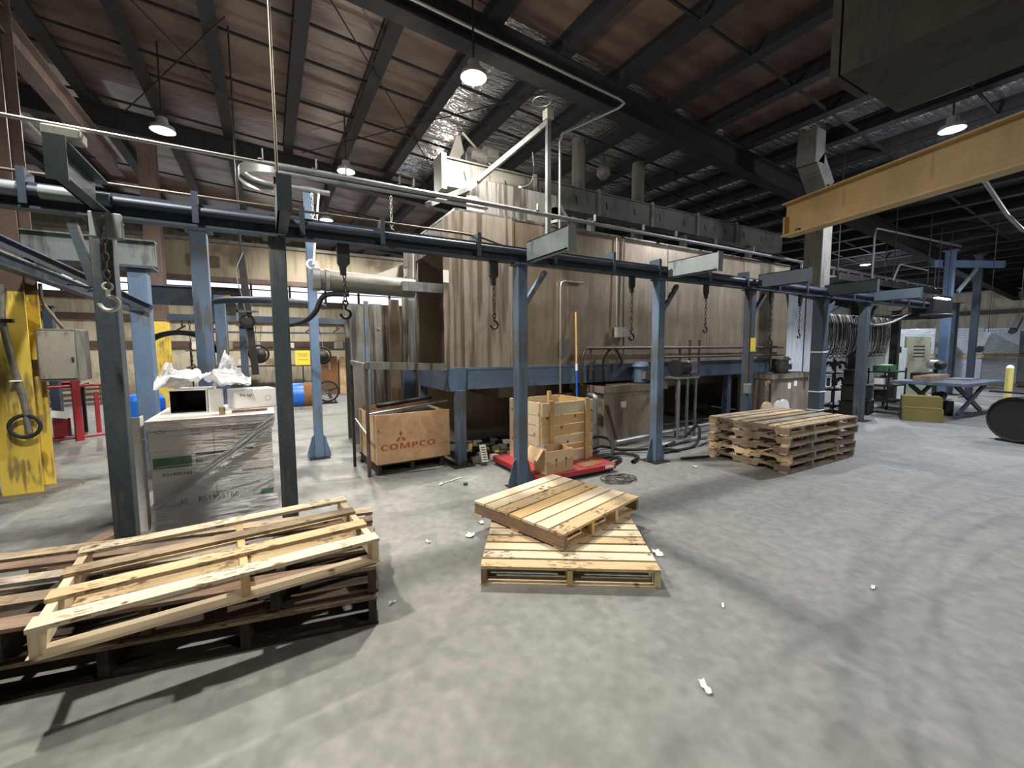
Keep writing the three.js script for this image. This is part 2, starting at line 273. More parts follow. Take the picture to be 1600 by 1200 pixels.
{ // window ribbon high in the back wall
  const wb = struct('wall_back'); const H = 7.2;
  part(wb, 'lower_sheeting', span(X0, X1, 0, 3.75, Z0 - 0.25, Z0), M.wallCream); part(wb, 'upper_sheeting', span(X0, X1, 4.75, H, Z0 - 0.25, Z0), M.wallDark); part(wb, 'end_sheeting', span(7, X1, 3.75, 4.75, Z0 - 0.25, Z0), M.wallDark);
  for (const y of [1.85, 2.9, 3.68, 4.82]) part(wb, 'girt', span(X0, X1, y - 0.12, y + 0.12, Z0, Z0 + 0.18), M.brownSteel);
  for (let x = X0, n = 1; x < 7; x += 1.5, n++) {
    const w = struct('window_' + n); part(w, 'pane', span(x + 0.04, x + 1.46, 3.79, 4.71, Z0 - 0.13, Z0 - 0.1), M.daylight); part(w, 'frame', [span(x, x + 0.05, 3.75, 4.75, Z0 - 0.2, Z0), span(x, x + 1.5, 4.22, 4.26, Z0 - 0.2, Z0 - 0.02)], M.darkSteel);
  }
  const l = new THREE.RectAreaLight(0xe8f0ff, 3.2, 17, 0.9); l.name = 'window_light'; l.position.set(-2, 4.25, Z0 + 0.2); l.lookAt(-2, 3.5, 0); scene.add(l);
}
struct('wall_left', span(X0 - 0.25, X0, 0, 7.4, Z0 - 0.25, Z1 + 0.25), M.wallCream);
struct('wall_front', span(X0 - 0.25, X1 + 0.25, 0, 7.4, Z1, Z1 + 0.25), M.wallCream);
{ const wr = struct('wall_right'); part(wr, 'sheeting', span(X1, X1 + 0.25, 0, 4.8, Z0, Z1), M.wallCream); for (const y of [1.7, 3.2]) part(wr, 'girt', span(X1 - 0.16, X1, y - 0.1, y + 0.1, -16, Z1), M.brownSteel); }
{ const wp = struct('wall_partition'); part(wp, 'sheeting', span(13.5, X1, 0, 4.6, -11.75, -11.6), M.wallPale); for (let x = 14.5; x < 29; x += 2.4) part(wp, 'batten', span(x, x + 0.06, 0, 4.5, -11.6, -11.56), M.wallDark); }
{ // deep painted header across the bay behind, with its strip of angle iron
  const t = thing('header_panel', 'tan painted header panel spanning the bay below the roof', 'header panel'); part(t, 'panel', span(-8, 8, 3.55, 4.45, -14.1, -14), M.tanPanel); part(t, 'lower_angle', span(-8, 8, 3.42, 3.55, -14.16, -13.9), M.brownSteel); part(t, 'upper_angle', span(-8, 8, 4.45, 4.53, -14.14, -13.92), M.greyDull); part(t, 'patch', span(-0.1, 0.6, 3.8, 4.1, -13.99, -13.98).translate(-1.6, 0, 0), M.brownSteel);
}
// ---------------------------------------------------------------- lamps
const lampNear = ['between the big cardboard box and the conveyor', 'over the wrapped cartons and red barrier', 'behind the post with the grey suspended tube', 'in front of the tan header panel', 'beside the yellow crane beam', 'above the pale partition wall', 'over the fresh pallet on the mixed pile', 'as added fill over the open floor facing the posts', 'as added fill over the floor past the drum fan', 'as added fill above the scissor lift table', 'above the wrapped goods', 'as added fill over the far pallets', 'as added fill over the long far shelf', 'as added fill behind the washer entry'];
LAMPS.forEach(([x, y, z, cd, tint], i) => {
  const t = thing('high_bay_lamp', 'round glowing high bay lamp hung ' + lampNear[i], 'lamp', [x, y, z], 0, 'high bay lamps');
  part(t, 'housing', lathe([[0.02, 0.2], [0.07, 0.19], [0.085, 0.09], [0.15, 0.06], [0.165, 0.01], [0.165, -0.005], [0.15, -0.005]]), M.lampShell);
  part(t, 'lens', lathe([[0, -0.022], [0.1, -0.016], [0.15, 0.0], [0.15, 0.012], [0, 0.012]]), M.lens, 'white glowing lens');
  part(t, 'drop_rod', rod(V(0, 0.19, 0), V(0, roofY(x) - y + 0.02, 0), 0.012), M.darkSteel);
  const l = new THREE.SpotLight(tint, cd, 0, 1.36, 0.35); l.position.set(0, -0.06, 0); l.target.position.set(0, -3, 0); t.add(l.target); l.shadow.radius = 5; l.castShadow = true; l.shadow.mapSize.set(1024, 1024); l.name = 'lamp_light'; t.add(l);
  const s = new THREE.PointLight(tint, cd * 0.12); s.position.set(0, -0.09, 0); s.shadow.radius = 6; s.castShadow = true; s.name = 'lamp_spill'; t.add(s); // stray light past the shell
});
// ---------------------------------------------------------------- conveyor line along z = -4.1
const CZ = -4.1, RB = 2.53, RT = 2.7;
function post(x, z, h, w, mat, label, o = {}) {
  const t = thing(o.name ?? 'conveyor_post', label, 'post', [x, 0, z], o.turn ?? 0, o.group ?? 'conveyor posts');
  part(t, 'shaft', rbx(w, h - 0.012, w, 0.008, 0, h / 2 + 0.006, 0), mat);
  part(t, 'base_plate', bx(w * (o.bp ?? 2.3), 0.012, w * (o.bp ?? 2.3), 0, 0.006, 0), M.darkSteel);
  if (o.gusset) for (const s of [-1, 1]) { const g = prism([[0, 0], [0.1, 0], [0.1, 0.05], [0.03, 0.3], [0, 0.33]], 0.012); if (s < 0) g.rotateY(Math.PI); g.translate(s * w / 2, 0.012, s * 0.006 + 0.0); part(t, 'gusset', g, mat); }
  if (o.brace) { const [dx, y0] = o.brace; part(t, 'knee_brace', beam(V(Math.sign(dx) * w / 2, y0, 0), V(dx, h - 0.05, 0), 0.06, 0.05), mat); }
  if (o.top !== false) part(t, 'cap_plate', bx(w * 1.6, 0.012, w * 1.6, 0, h + 0.0, 0), mat);
  return t;
}
post(-0.97, CZ, RB - 0.01, 0.125, M.slate, 'dark slate conveyor post standing left of the shrink-wrapped cartons', { brace: [-0.15, 2.05] });
post(0.11, CZ, RB - 0.01, 0.125, M.slate, 'dark slate conveyor post standing right of the shrink-wrapped cartons');
post(2.47, CZ, RB - 0.01, 0.12, M.blue, 'worn blue-grey conveyor post beside the red scale and crate', { gusset: true, brace: [0.33, 2.1] });
post(4.69, CZ, RB - 0.01, 0.125, M.blue, 'worn blue conveyor post with flared foot beside black hoses', { gusset: true, brace: [0.36, 2.1] });
{ const t = post(6.82, CZ, RB - 0.01, 0.13, M.blueDark, 'dark blue conveyor post carrying a yellow warning label and conduit', { brace: [0.4, 2.12] });
  part(t, 'conduit', rod(V(-0.085, 1.0, 0.05), V(-0.085, 2.5, 0.05), 0.018), M.conduitDark); part(t, 'junction_box', rbx(0.09, 0.16, 0.09, 0.012, -0.085, 0.93, 0.06), M.galv); 
  part(t, 'warning_label', bx(0.14, 0.22, 0.004, 0.01, 1.64, 0.068), new THREE.MeshStandardMaterial({ map: canvasTex(96, 144, (c, w, h) => { c.fillStyle = '#e6d24a'; c.fillRect(0, 0, w, h); c.fillStyle = '#57502a'; c.fillRect(8, 8, w - 16, 26); c.fillRect(10, 50, w - 20, 6); c.fillRect(10, 66, w - 34, 6); c.fillRect(10, 90, w - 20, 30); }), roughness: 0.6 }), 'yellow warning label');
}
{ const t = post(9.1, CZ, RB - 0.01, 0.2, M.blueDark, 'thick blue conveyor post with pale straps behind the pallet stack', { brace: [0.45, 2.1] }); for (const y of [0.4, 0.75, 1.5]) part(t, 'strap', rbx(0.212, 0.02, 0.212, 0.004, 0, y, 0), M.white); }
post(11.05, CZ - 0.05, RB - 0.01, 0.16, M.slate, 'dark grey conveyor post beside the dark tool cart', { gusset: true, brace: [0.5, 2.0] });
{
  const r = thing('conveyor_rail', 'long dark blue overhead conveyor rail resting on the row of posts', 'conveyor rail');
  part(r, 'web', span(-2.6, 14.2, RB + 0.015, RT - 0.015, CZ - 0.012, CZ + 0.012), M.railBlue); part(r, 'lower_flange', span(-2.6, 14.2, RB, RB + 0.018, CZ - 0.055, CZ + 0.055), M.railBlue); part(r, 'upper_flange', span(-2.6, 14.2, RT - 0.018, RT, CZ - 0.05, CZ + 0.05), M.railBlue);
  part(r, 'chain_tube', rod(V(-2.6, RT - 0.055, CZ + 0.05), V(14.2, RT - 0.055, CZ + 0.05), 0.034, 14), M.railBlue);
  for (const x of [-1.32, -0.42, 0.3, 0.96, 1.93, 2.89, 3.78, 4.6, 5.66, 6.6, 7.5, 8.4, 9.4, 10.2, 11.3, 12, 12.9, 13.8])
    part(r, 'splice_bracket', [span(x - 0.02, x + 0.02, RB + 0.02, RT + 0.08, CZ + 0.086, CZ + 0.096), bx(0.012, 0.08, 0.18, x, RT + 0.042, CZ + 0.0)], M.railBlue);
  for (const [x0, x1] of [[-1.8, -1.35], [-1.25, -0.9]]) part(r, 'sleeve', rod(V(x0, RT - 0.055, CZ + 0.05), V(x1, RT - 0.055, CZ + 0.05), 0.046, 14), M.armGrey);
}
single('conduit', 'thin grey conduit run along the top of the conveyor rail', 'conduit', pipe([[-2.6, 2.81, CZ - 0.13], [2.0, 2.81, CZ - 0.13], [2.4, 2.72, CZ - 0.13], [2.6, 2.7, CZ - 0.13], [9, 2.7, CZ - 0.13]], 0.012), M.conduitDark);
const ARMS = [[-0.97, M.slate, 'dark channel arm over the post left of the wrapped cartons'], [0.11, M.slate, 'dark channel arm over the post right of the wrapped cartons'], [2.5, M.armGrey, 'pale grey channel arm over the post beside the crate'], [4.75, M.armGrey, 'pale grey channel arm over the post beside the black hoses'], [6.85, M.blueDark, 'dark channel arm over the post with the yellow label'], [9.1, M.slate, 'dark channel arm over the thick post behind the pallet stack'], [11.05, M.slate, 'dark channel arm over the grey post by the tool cart']];
for (const [x, m, label] of ARMS) {                  // open channel over the aisle
  const t = thing('channel_arm', label, 'beam', [x, 0, 0], 0, 'channel arms across the conveyor'), y0 = RB + 0.008, y1 = RT + 0.05, za = CZ + 0.1, zb = -3.27;
  part(t, 'web', span(-0.006, 0.006, y0, y1, za, zb), m); part(t, 'top_flange', span(-0.006, 0.075, y1 - 0.01, y1, za, zb), m); part(t, 'bottom_flange', span(-0.006, 0.075, y0, y0 + 0.01, za, zb), m); part(t, 'end_plate', span(-0.01, 0.08, y0 - 0.02, y1 + 0.004, zb, zb + 0.01), m);
}
// ---------------------------------------------------------------- pallets
const boardCache = {};
function boardGeo(w, h, d, k) { const key = [w, h, d, k].map((x) => x.toFixed(4)).join(); return boardCache[key] ??= bx(w, h, d, 0, 0, 0, 0, 0, 0, { grain: true, ou: k * 0.53, ov: k * 0.127 }); }
function notched(L, h, t) {                          // stringer with two fork notches in its lower edge
  const s = new THREE.Shape(), H = h / 2, n = 0.045, a = L / 2; s.moveTo(-a, -H);
  for (const c of [-L * 0.25, L * 0.25]) { s.lineTo(c - 0.115, -H); s.lineTo(c - 0.095, -H + n); s.lineTo(c + 0.095, -H + n); s.lineTo(c + 0.115, -H); }
  s.lineTo(a, -H); s.lineTo(a, H); s.lineTo(-a, H); const g = new THREE.ExtrudeGeometry(s, { depth: t, bevelEnabled: false }); g.translate(0, 0, -t / 2); g.rotateY(Math.PI / 2); return g;
}
function pallet(o) { // boards along local x (length L), stringers along local z (length D); origin at the near left bottom corner of the deck... centred
  const { L, D, tops, bots, strs, mats, sm, label, pos, turn = 0, tilt = 0, H = 0.135, bw = 0.09, notch, group } = o;
  const t = thing('wooden_pallet', label, 'pallet', pos, turn, group); t.rotation.order = 'YXZ'; t.rotation.z = tilt; if (o.tiltX) t.rotation.x = o.tiltX;
  const td = 0.02, bd = 0.016, sh = H - td - bd, st = o.st ?? 0.038;
  strs.forEach((x, i) => { const m = part(t, 'stringer', notch ? (boardCache['n' + D + sh] ??= notched(D, sh, st)) : boardGeo(st, sh, D, i % 3), sm[i % sm.length]); m.position.set(x, bd + sh / 2, 0); });
  tops.forEach(([z, w, k = 0, cut = 0], i) => { const m = part(t, 'deck_board', boardGeo(L - cut, td, w ?? bw, (i * 2 + k) % 5), mats[(i * 7 + k) % mats.length]); m.position.set(cut / 2 + rr(-0.004, 0.004), H - td / 2 + 0.0005, z); m.rotation.y = rr(-0.006, 0.006); });
  bots.forEach((z, i) => { const m = part(t, 'bottom_board', boardGeo(L, bd, bw, (i + 2) % 5), (o.bm ?? mats)[i % (o.bm ?? mats).length]); m.position.set(rr(-0.004, 0.004), bd / 2, z); });
  return t;
}
const rows = (D, n, w) => Array.from({ length: n }, (_, i) => [-D / 2 + w / 2 + i * (D - w) / (n - 1), w]);
// two pallets in front of the scale, one turned across the other
{ const a = Math.atan2(0.65, 1.01); // long edge runs along the near side
  const ux = Math.cos(a), uz = Math.sin(a), L = 1.2, D = 0.98, cx = 1.18 + ux * L / 2 + uz * D / 2, cz = -2.49 + uz * L / 2 - ux * D / 2;
  pallet({ L, D, H: 0.135, tops: rows(D, 8, 0.1), bots: [-D / 2 + 0.05, 0, D / 2 - 0.05], strs: [-L / 2 + 0.02, 0, L / 2 - 0.02], mats: [M.woodNew, M.woodNewB, M.woodPine], sm: [M.woodBrown, M.woodPineB, M.woodPine], label: 'pale pallet lying on the floor under a crosswise turned pallet', pos: [cx, 0, cz], turn: -a });
  const P = [[1.5, -3.29], [1.8, -2.365], [2.83, -2.65], [2.58, -3.64]], ax = Math.atan2(P[2][1] - P[1][1], P[2][0] - P[1][0]), c = [(P[0][0] + P[1][0] + P[2][0] + P[3][0]) / 4, (P[0][1] + P[1][1] + P[2][1] + P[3][1]) / 4];
  pallet({ L: 1.09, D: 0.99, H: 0.13, tops: rows(0.99, 7, 0.125), bots: [-0.44, 0, 0.44], strs: [-0.525, -0.175, 0.175, 0.525], mats: [M.woodPine, M.woodPineB, M.woodNewB, M.woodPine], sm: [M.woodBrown, M.woodPineB, M.woodPine], label: 'yellowish pallet turned askew on top of another pale pallet', pos: [c[0], 0.1365, c[1]], turn: -ax });
}
// stack of five weathered pallets
for (let k = 0; k < 5; k++) {
  const L = 1.78, D = 1.13, names = ['bottom', 'second lowest', 'middle', 'second highest', 'top'];
  pallet({ L, D, H: 0.118, tops: k === 4 ? [[-0.5, 0.12], [-0.36, 0.09], [-0.2, 0.13], [-0.02, 0.1], [0.17, 0.14], [0.34, 0.1], [0.49, 0.14]] : rows(D, 7, 0.1), bots: [-0.5, 0, 0.5], strs: [-L / 2 + 0.02, -0.29, 0.34, L / 2 - 0.02], mats: k === 4 ? [M.woodOldC, M.woodOld, M.woodNewB] : k === 1 ? [M.woodOldC, M.woodNewB, M.woodOld] : [M.woodOld, M.woodOldB], sm: k === 1 ? [M.woodNewB, M.woodOld] : [M.woodOldB, M.woodOld], notch: true, bw: 0.1, label: names[k] + ' pallet in the tall weathered stack beside the blue posts', pos: [5.6 + L / 2 + rr(-0.02, 0.02), k * 0.119, -2.78 - D / 2 + rr(-0.02, 0.02)], turn: rr(-0.015, 0.015) });
}
// long dark pallets under a fresh one at the left
{ const a = Math.atan2(0.31, 1.62), L = 2.35, D = 1.0, at = (s, y, d = D) => [0.49 - Math.cos(a) * L / 2 + Math.sin(a) * d / 2 + s, y, -2.43 - Math.sin(a) * L / 2 - Math.cos(a) * d / 2];
  pallet({ L, D, H: 0.17, st: 0.045, tops: rows(D, 6, 0.11), bots: [-0.44, 0, 0.44], strs: [-L / 2 + 0.03, -0.66, -0.1, 0.5, L / 2 - 0.03], mats: [M.woodBlack, M.woodOldB], sm: [M.woodBlack], bm: [M.woodBlack], bw: 0.11, label: 'long blackened pallet on the floor at the bottom of the mixed pile', pos: at(0, 0), turn: -a });
  pallet({ L: 2.3, D, H: 0.17, st: 0.045, tops: [[-0.43, 0.11], [-0.26, 0.1], [-0.05, 0.1], [0.2, 0.11], [0.44, 0.12]], bots: [-0.42, 0, 0.42], strs: [-1.12, -0.5, 0.05, 0.62, 1.12], mats: [M.woodOldC, M.woodBrown, M.woodOld], sm: [M.woodDark, M.woodBlack], bm: [M.woodDark], bw: 0.11, label: 'long weathered brown pallet in the middle of the mixed pile', pos: at(0.02, 0.1715), turn: -a + 0.015 });
  const P = [[-0.945, -2.38], [0.488, -2.5], [0.488, -3.35], [-0.93, -3.28]], c = [P.reduce((s, p) => s + p[0], 0) / 4, P.reduce((s, p) => s + p[1], 0) / 4];
  pallet({ L: 1.43, D: 0.88, H: 0.14, tops: [[-0.39, 0.1, 0], [-0.12, 0.1, 1], [0.14, 0.1, 2], [0.39, 0.105, 0]], bots: [-0.38, 0.0, 0.4], strs: [-0.69, 0.04, 0.69], mats: [M.woodNew, M.woodNewB, M.woodOldC], sm: [M.woodPine, M.woodPineB], bm: [M.woodPine, M.woodNewB], bw: 0.1, label: 'fresh open-slatted pallet on top of the mixed pile', pos: [c[0], 0.343, c[1]], turn: 0.085 });
  single('wooden_beam', 'short dark squared timber on the floor behind the pallet pile', 'timber', bx(0.75, 0.1, 0.12, -1.28, 0.05, -4.42, 0, 1.1, 0, { grain: true, ou: 0.3, ov: 0.1 }), M.woodBrown);
}
// ---------------------------------------------------------------- stainless washer machine
{
  const w = thing('parts_washer', 'huge brown-stained stainless washer cabinet raised on a blue frame', 'machine'), zf = -5.35, zb = -7.2, y0 = 1.34, y1 = 3.42;
  // near side panels between seams
  const seams = [2.33, 3.1, 4.1, 5.2, 6.35, 7.5, 8.65, 9.6, 10.4];
  for (let i = 0; i + 1 < seams.length; i++) part(w, 'side_panel', bx(seams[i + 1] - seams[i] - 0.012, y1 - y0, 0.02, (seams[i] + seams[i + 1]) / 2, (y0 + y1) / 2, zf - 0.01 - (i % 2) * 0.004, 0, 0, 0, { ou: seams[i] * 1.7, ov: i * 0.37 }), i < 1 ? M.steelStreak : M.steelBrown);
  for (const x of seams.slice(1, -1)) part(w, 'seam_strip', span(x - 0.018, x + 0.018, y0 + 0.01, y1 - 0.01, zf - 0.004, zf + 0.004), M.steelBrown);
  const chamfer = prism([[2.05, y0], [2.33, y0], [2.33, y1], [2.22, y1], [2.05, y1 - 0.14]], 0.02); chamfer.translate(0, 0, zf - 0.02); part(w, 'corner_panel', chamfer, M.steelStreak);
  part(w, 'roof_panel', span(2.22, 10.4, y1, y1 + 0.03, zb, zf), M.steelGrey); part(w, 'back_panel', span(2.2, 10.4, 0.0, y1, zb - 0.03, zb), M.steelBrown); part(w, 'end_panel', span(10.37, 10.4, y0, y1, zb, zf - 0.02), M.steelBrown);  // lower back panel added to keep light from under the cabinet
  // entry end: dark tunnel mouth with stained jambs
  part(w, 'entry_header', span(2.05, 2.09, 2.95, y1 - 0.15, zb, zf - 0.02), M.steelGrey); part(w, 'entry_jamb', span(2.05, 2.09, y0, 2.95, -7.0, -6.55), M.steelGrey); part(w, 'tunnel_floor', span(2.09, 10.3, y0 - 0.03, y0, zb, zf - 0.02), M.steelGrey);
  // blue base frame and legs
  part(w, 'base_beam', [span(2.12, 4.45, 1.04, 1.33, zf - 0.02, zf + 0.02), span(2.12, 4.45, 1.31, 1.34, zf - 0.1, zf + 0.03)], M.blueBright, 'blue front base beam'); part(w, 'base_beam', [span(4.45, 10.4, 1.04, 1.33, zf - 0.02, zf + 0.02), span(4.45, 10.4, 1.31, 1.34, zf - 0.1, zf + 0.03)], M.blueDark, 'worn blue base beam with shade put in as darker blue'); part(w, 'added_end_skirt', span(10.36, 10.4, 0.02, 1.34, -7.2, -5.8), M.steelBrown); part(w, 'end_beam', span(2.1, 2.16, 1.02, 1.3, -6.75, zf - 0.02), M.blueDark); part(w, 'corner_skirt', prism([[2.06, 1.34], [2.34, 1.34], [2.32, 1.03], [2.1, 1.03]], 0.012).translate(0, 0, zf + 0.03), M.blueBright);  // right beam shade painted as darker blue; end skirt added to block light
  for (const [x, z] of [[2.24, -5.32], [2.24, -6.9], [6.17, -5.9], [8.5, -5.55], [10.2, -6.1]]) { const l = part(w, 'leg', rbx(0.13, 1.03, 0.13, 0.008, x, 0.525, z), M.blue); part(l, 'foot_plate', bx(0.3, 0.012, 0.3, x, 0.006, z), M.darkSteel); }
  part(w, 'sump_pan', span(3.3, 10.2, 0.78, 1.03, zb + 0.1, -6.2), M.steelBrown); part(w, 'placard', bx(0.08, 0.16, 0.004, 2.08, 2.55, zf + 0.006), M.paper);
  // conduits, junction boxes and pipes fixed to the side
  part(w, 'conduit', pipe([[4.35, 2.62, zf + 0.04], [3.92, 2.62, zf + 0.04], [3.92, 0.9, zf + 0.04]], 0.018), M.conduit); part(w, 'pull_box', bx(0.15, 0.27, 0.06, 3.97, 1.6, zf + 0.07), M.greyDull);
  part(w, 'conduit', rod(V(5.06, 1.96, zf + 0.06), V(5.06, 3.4, zf + 0.03), 0.014), M.conduit); part(w, 'conduit', rod(V(5.22, 1.3, zf + 0.06), V(5.22, 3.4, zf + 0.03), 0.014), M.conduitDark);
  part(w, 'disconnect_switch', [bx(0.13, 0.17, 0.09, 5.1, 1.86, zf + 0.075), bx(0.09, 0.15, 0.07, 5.23, 1.86, zf + 0.065)], M.greyPaint, 'grey disconnect switch');
  part(w, 'spray_pipe', pipe([[4.28, 1.02, zf + 0.12], [4.28, 1.6, zf + 0.12], [10.0, 1.6, zf + 0.12]], 0.028), M.conduitDark); part(w, 'return_pipe', pipe([[5.9, 1.43, zf + 0.12], [10.0, 1.43, zf + 0.12]], 0.022), M.conduitDark);
  for (const x of [6.85, 7.12, 9.55]) part(w, 'pipe_riser', [rod(V(x, 1.1, zf + 0.12), V(x, 1.7, zf + 0.12), 0.022), cyl(0.034, 0.034, 0.03, x, 1.72, zf + 0.12)], M.conduitDark);
  part(w, 'arched_hose', hose([[4.75, 1.05, zf + 0.1], [4.75, 1.42, zf + 0.1], [4.95, 1.6, zf + 0.1], [5.12, 1.42, zf + 0.1], [5.14, 1.3, zf + 0.1]], 0.018), M.blackRubber);
  part(w, 'valve', [cyl(0.03, 0.03, 0.22, 4.48, 1.2, zf + 0.1), cyl(0.045, 0.045, 0.05, 4.48, 1.26, zf + 0.1), torus(0.05, 0.008, 4.48, 1.36, zf + 0.14), rod(V(4.48, 1.3, zf + 0.1), V(4.48, 1.58, zf + 0.1), 0.012)], M.conduitDark);
}
// upper service channel on top of the washer, motor drive and dish lamp
{
  const t = thing('duct_channel', 'long grey box channel with slots mounted above the washer roof', 'channel');
  const ch = part(t, 'channel', span(2.42, 11.6, 4.04, 4.44, -6.45, -6.2), M.greyDull); part(t, 'end_flare', span(2.36, 2.44, 3.98, 4.5, -6.5, -6.16), M.greyDull); part(t, 'top_lip', span(2.42, 11.6, 4.44, 4.46, -6.48, -6.17), M.greyDull);
  for (let x = 2.75; x < 11; x += 0.72) { part(ch, 'slot', bx(0.02, 0.13, 0.01, x, 4.24, -6.197, 0, 0, 0.25), M.black); }
  for (let x = 4.0; x < 11; x += 1.4) part(ch, 'stiffener', span(x, x + 0.05, 4.02, 4.5, -6.2, -6.16), M.greyPaint);
  for (const x of [2.9, 5.3, 7.9, 10.3]) part(t, 'support_leg', span(x, x + 0.1, 3.45, 4.04, -6.38, -6.26), M.greyDull);
  const d = thing('drive_motor', 'grey electric motor with triangular bracket on the channel end', 'motor');
  part(d, 'bracket', prism([[2.55, 4.47], [2.9, 4.47], [2.78, 4.93], [2.72, 4.93]], 0.03).translate(0, 0, -6.45), M.greyPaint); part(d, 'strut', beam(V(2.76, 4.92, -6.3), V(3.25, 4.49, -6.25), 0.02, 0.03), M.greyPaint); const mb = part(d, 'motor_body', [cyl(0.13, 0.13, 0.28, 3.02, 4.62, -6.34, 'x'), cyl(0.15, 0.15, 0.2, 3.24, 4.66, -6.34, 'x')], M.greyDull); part(mb, 'end_bell', lathe([[0, 0.05], [0.1, 0.04], [0.15, 0]]).rotateZ(-Math.PI / 2).translate(3.34, 4.66, -6.34), M.greyDull); part(d, 'gearbox', rbx(0.2, 0.16, 0.2, 0.02, 2.88, 4.55, -6.34), M.darkSteel);
  const l = thing('dish_reflector', 'round pale dish reflector hanging below the box channel', 'reflector', [3.45, 4.0, -5.9]); const ds = part(l, 'dish', lathe([[0.02, 0.08], [0.1, 0.06], [0.2, 0.01], [0.21, 0], [0.2, -0.005], [0.1, 0.03], [0.0, 0.04]]), M.greyPaint); part(ds, 'clip', bx(0.05, 0.1, 0.03, 0.12, 0.09, -0.02), M.white); part(l, 'cord', hose([[0.12, 0.12, 0], [0.3, 0.22, 0], [0.36, 0.42, 0], [0.34, 0.7, 0]], 0.006), M.conduit);
  const f = thing('exhaust_plenum', 'dark stained exhaust plenum and stub duct on the washer roof', 'duct'); part(f, 'plenum', span(2.75, 3.9, 3.46, 3.96, -6.15, -5.55), M.steelGrey); part(f, 'sloped_hood', prism([[0, 0], [0.5, 0], [0.1, 0.5], [0, 0.5]], 0.6).translate(3.91, 3.46, -6.15), M.steelGrey); part(f, 'stub_duct', cyl(0.13, 0.13, 0.4, 4.0, 3.66, -5.75, 'z'), M.steelGrey);
}
{ // square tube hanger frame beside the girder
  const t = thing('pole_frame', 'grey square tube mast with diagonal arm rising from the washer', 'frame'); part(t, 'mast', span(3.63, 3.69, 3.2, 4.9, -5.31, -5.25), M.masts); part(t, 'diagonal_arm', beam(V(3.66, 4.85, -5.28), V(2.95, 4.2, -6.15), 0.05, 0.07), M.masts); part(t, 'head_clamp', rbx(0.12, 0.14, 0.12, 0.01, 3.66, 4.94, -5.28), M.greyPaint); part(t, 'ring', torus(0.13, 0.008, 3.55, 5.1, -5.28, Math.PI / 2), M.conduit);
  single('drop_conduit', 'thin pale conduit bent down from the roof girder to the washer', 'conduit', pipe([[3.87, 3.2, -5.28], [3.87, 4.72, -5.28], [5.1, 5.45, -5.26], [5.08, 5.47, -5.2], [1.0, 5.78, -5.25]], 0.022, 0.05), M.conduit);
  single('sprayer_channel', 'pale angled channel leaning from the washer roof to the box channel', 'channel', beam(V(1.95, 3.52, -5.6), V(2.7, 4.0, -6.1), 0.1, 0.06), M.galv);
  single('roof_tray', 'pale tilted tray resting behind the washer roof edge', 'tray', beam(V(3.9, 3.55, -5.55), V(4.6, 3.72, -5.8), 0.25, 0.04), M.galv);
}
{ // upper monorail with its turn, along the washer top
  const t = thing('upper_monorail', 'pale upper monorail track ending in a round turn above the conveyor', 'monorail'), y = 3.5, z = -5.16;
  part(t, 'track', [rod(V(0.15, y, z), V(11.2, y, z), 0.03, 10), span(0.15, 2.6, y - 0.075, y - 0.055, z - 0.03, z + 0.03)], M.galv);
  const turn = new THREE.TorusGeometry(0.3, 0.032, 8, 24, Math.PI).toNonIndexed(); turn.rotateZ(Math.PI / 2); turn.rotateX(Math.PI / 2); turn.translate(0.15, y, z - 0.3); part(t, 'turn', [turn, rod(V(0.15, y, z - 0.6), V(0.75, y, z - 0.6), 0.032)], M.galv);
  const band = new THREE.CylinderGeometry(0.33, 0.33, 0.1, 28, 1, true, Math.PI, Math.PI).toNonIndexed(); band.translate(0.15, y - 0.04, z - 0.3); part(t, 'guard_band', band, std({ color: col(150, 152, 150), roughness: 0.4, metalness: 0.6, side: THREE.DoubleSide }));
  for (const x of [0.05, 0.55, 0.85, 1.45, 1.62, 3.4, 4.45, 5.5, 6.3, 7.4, 8.6]) part(t, 'clip', [bx(0.012, 0.13, 0.05, x, y + 0.07, z), bx(0.05, 0.012, 0.05, x - 0.02, y + 0.03, z)], M.armGrey);
  const c = thing('cross_conduit', 'pale conduit on the channel arm ends near the wrapped cartons', 'conduit'); part(c, 'conduit', pipe([[-1.7, 2.93, -3.5], [-1.2, 2.86, -3.42], [0.1, 2.86, -3.42]], 0.012), M.conduit); part(c, 'clamp_box', rbx(0.16, 0.06, 0.12, 0.01, -0.93, 2.8, -3.4), M.greyPaint);
  const v = thing('hanger_rod', 'thin hanger rod dropping from the roof to the dark channel arm', 'rod'); part(v, 'rod', rod(V(0.115, 2.78, -3.46), V(0.115, roofY(0.1) + 0.25, -3.46), 0.009), M.conduitDark); part(v, 'saddle', bx(0.1, 0.03, 0.06, 0.14, 2.77, -3.46), M.darkSteel);
}
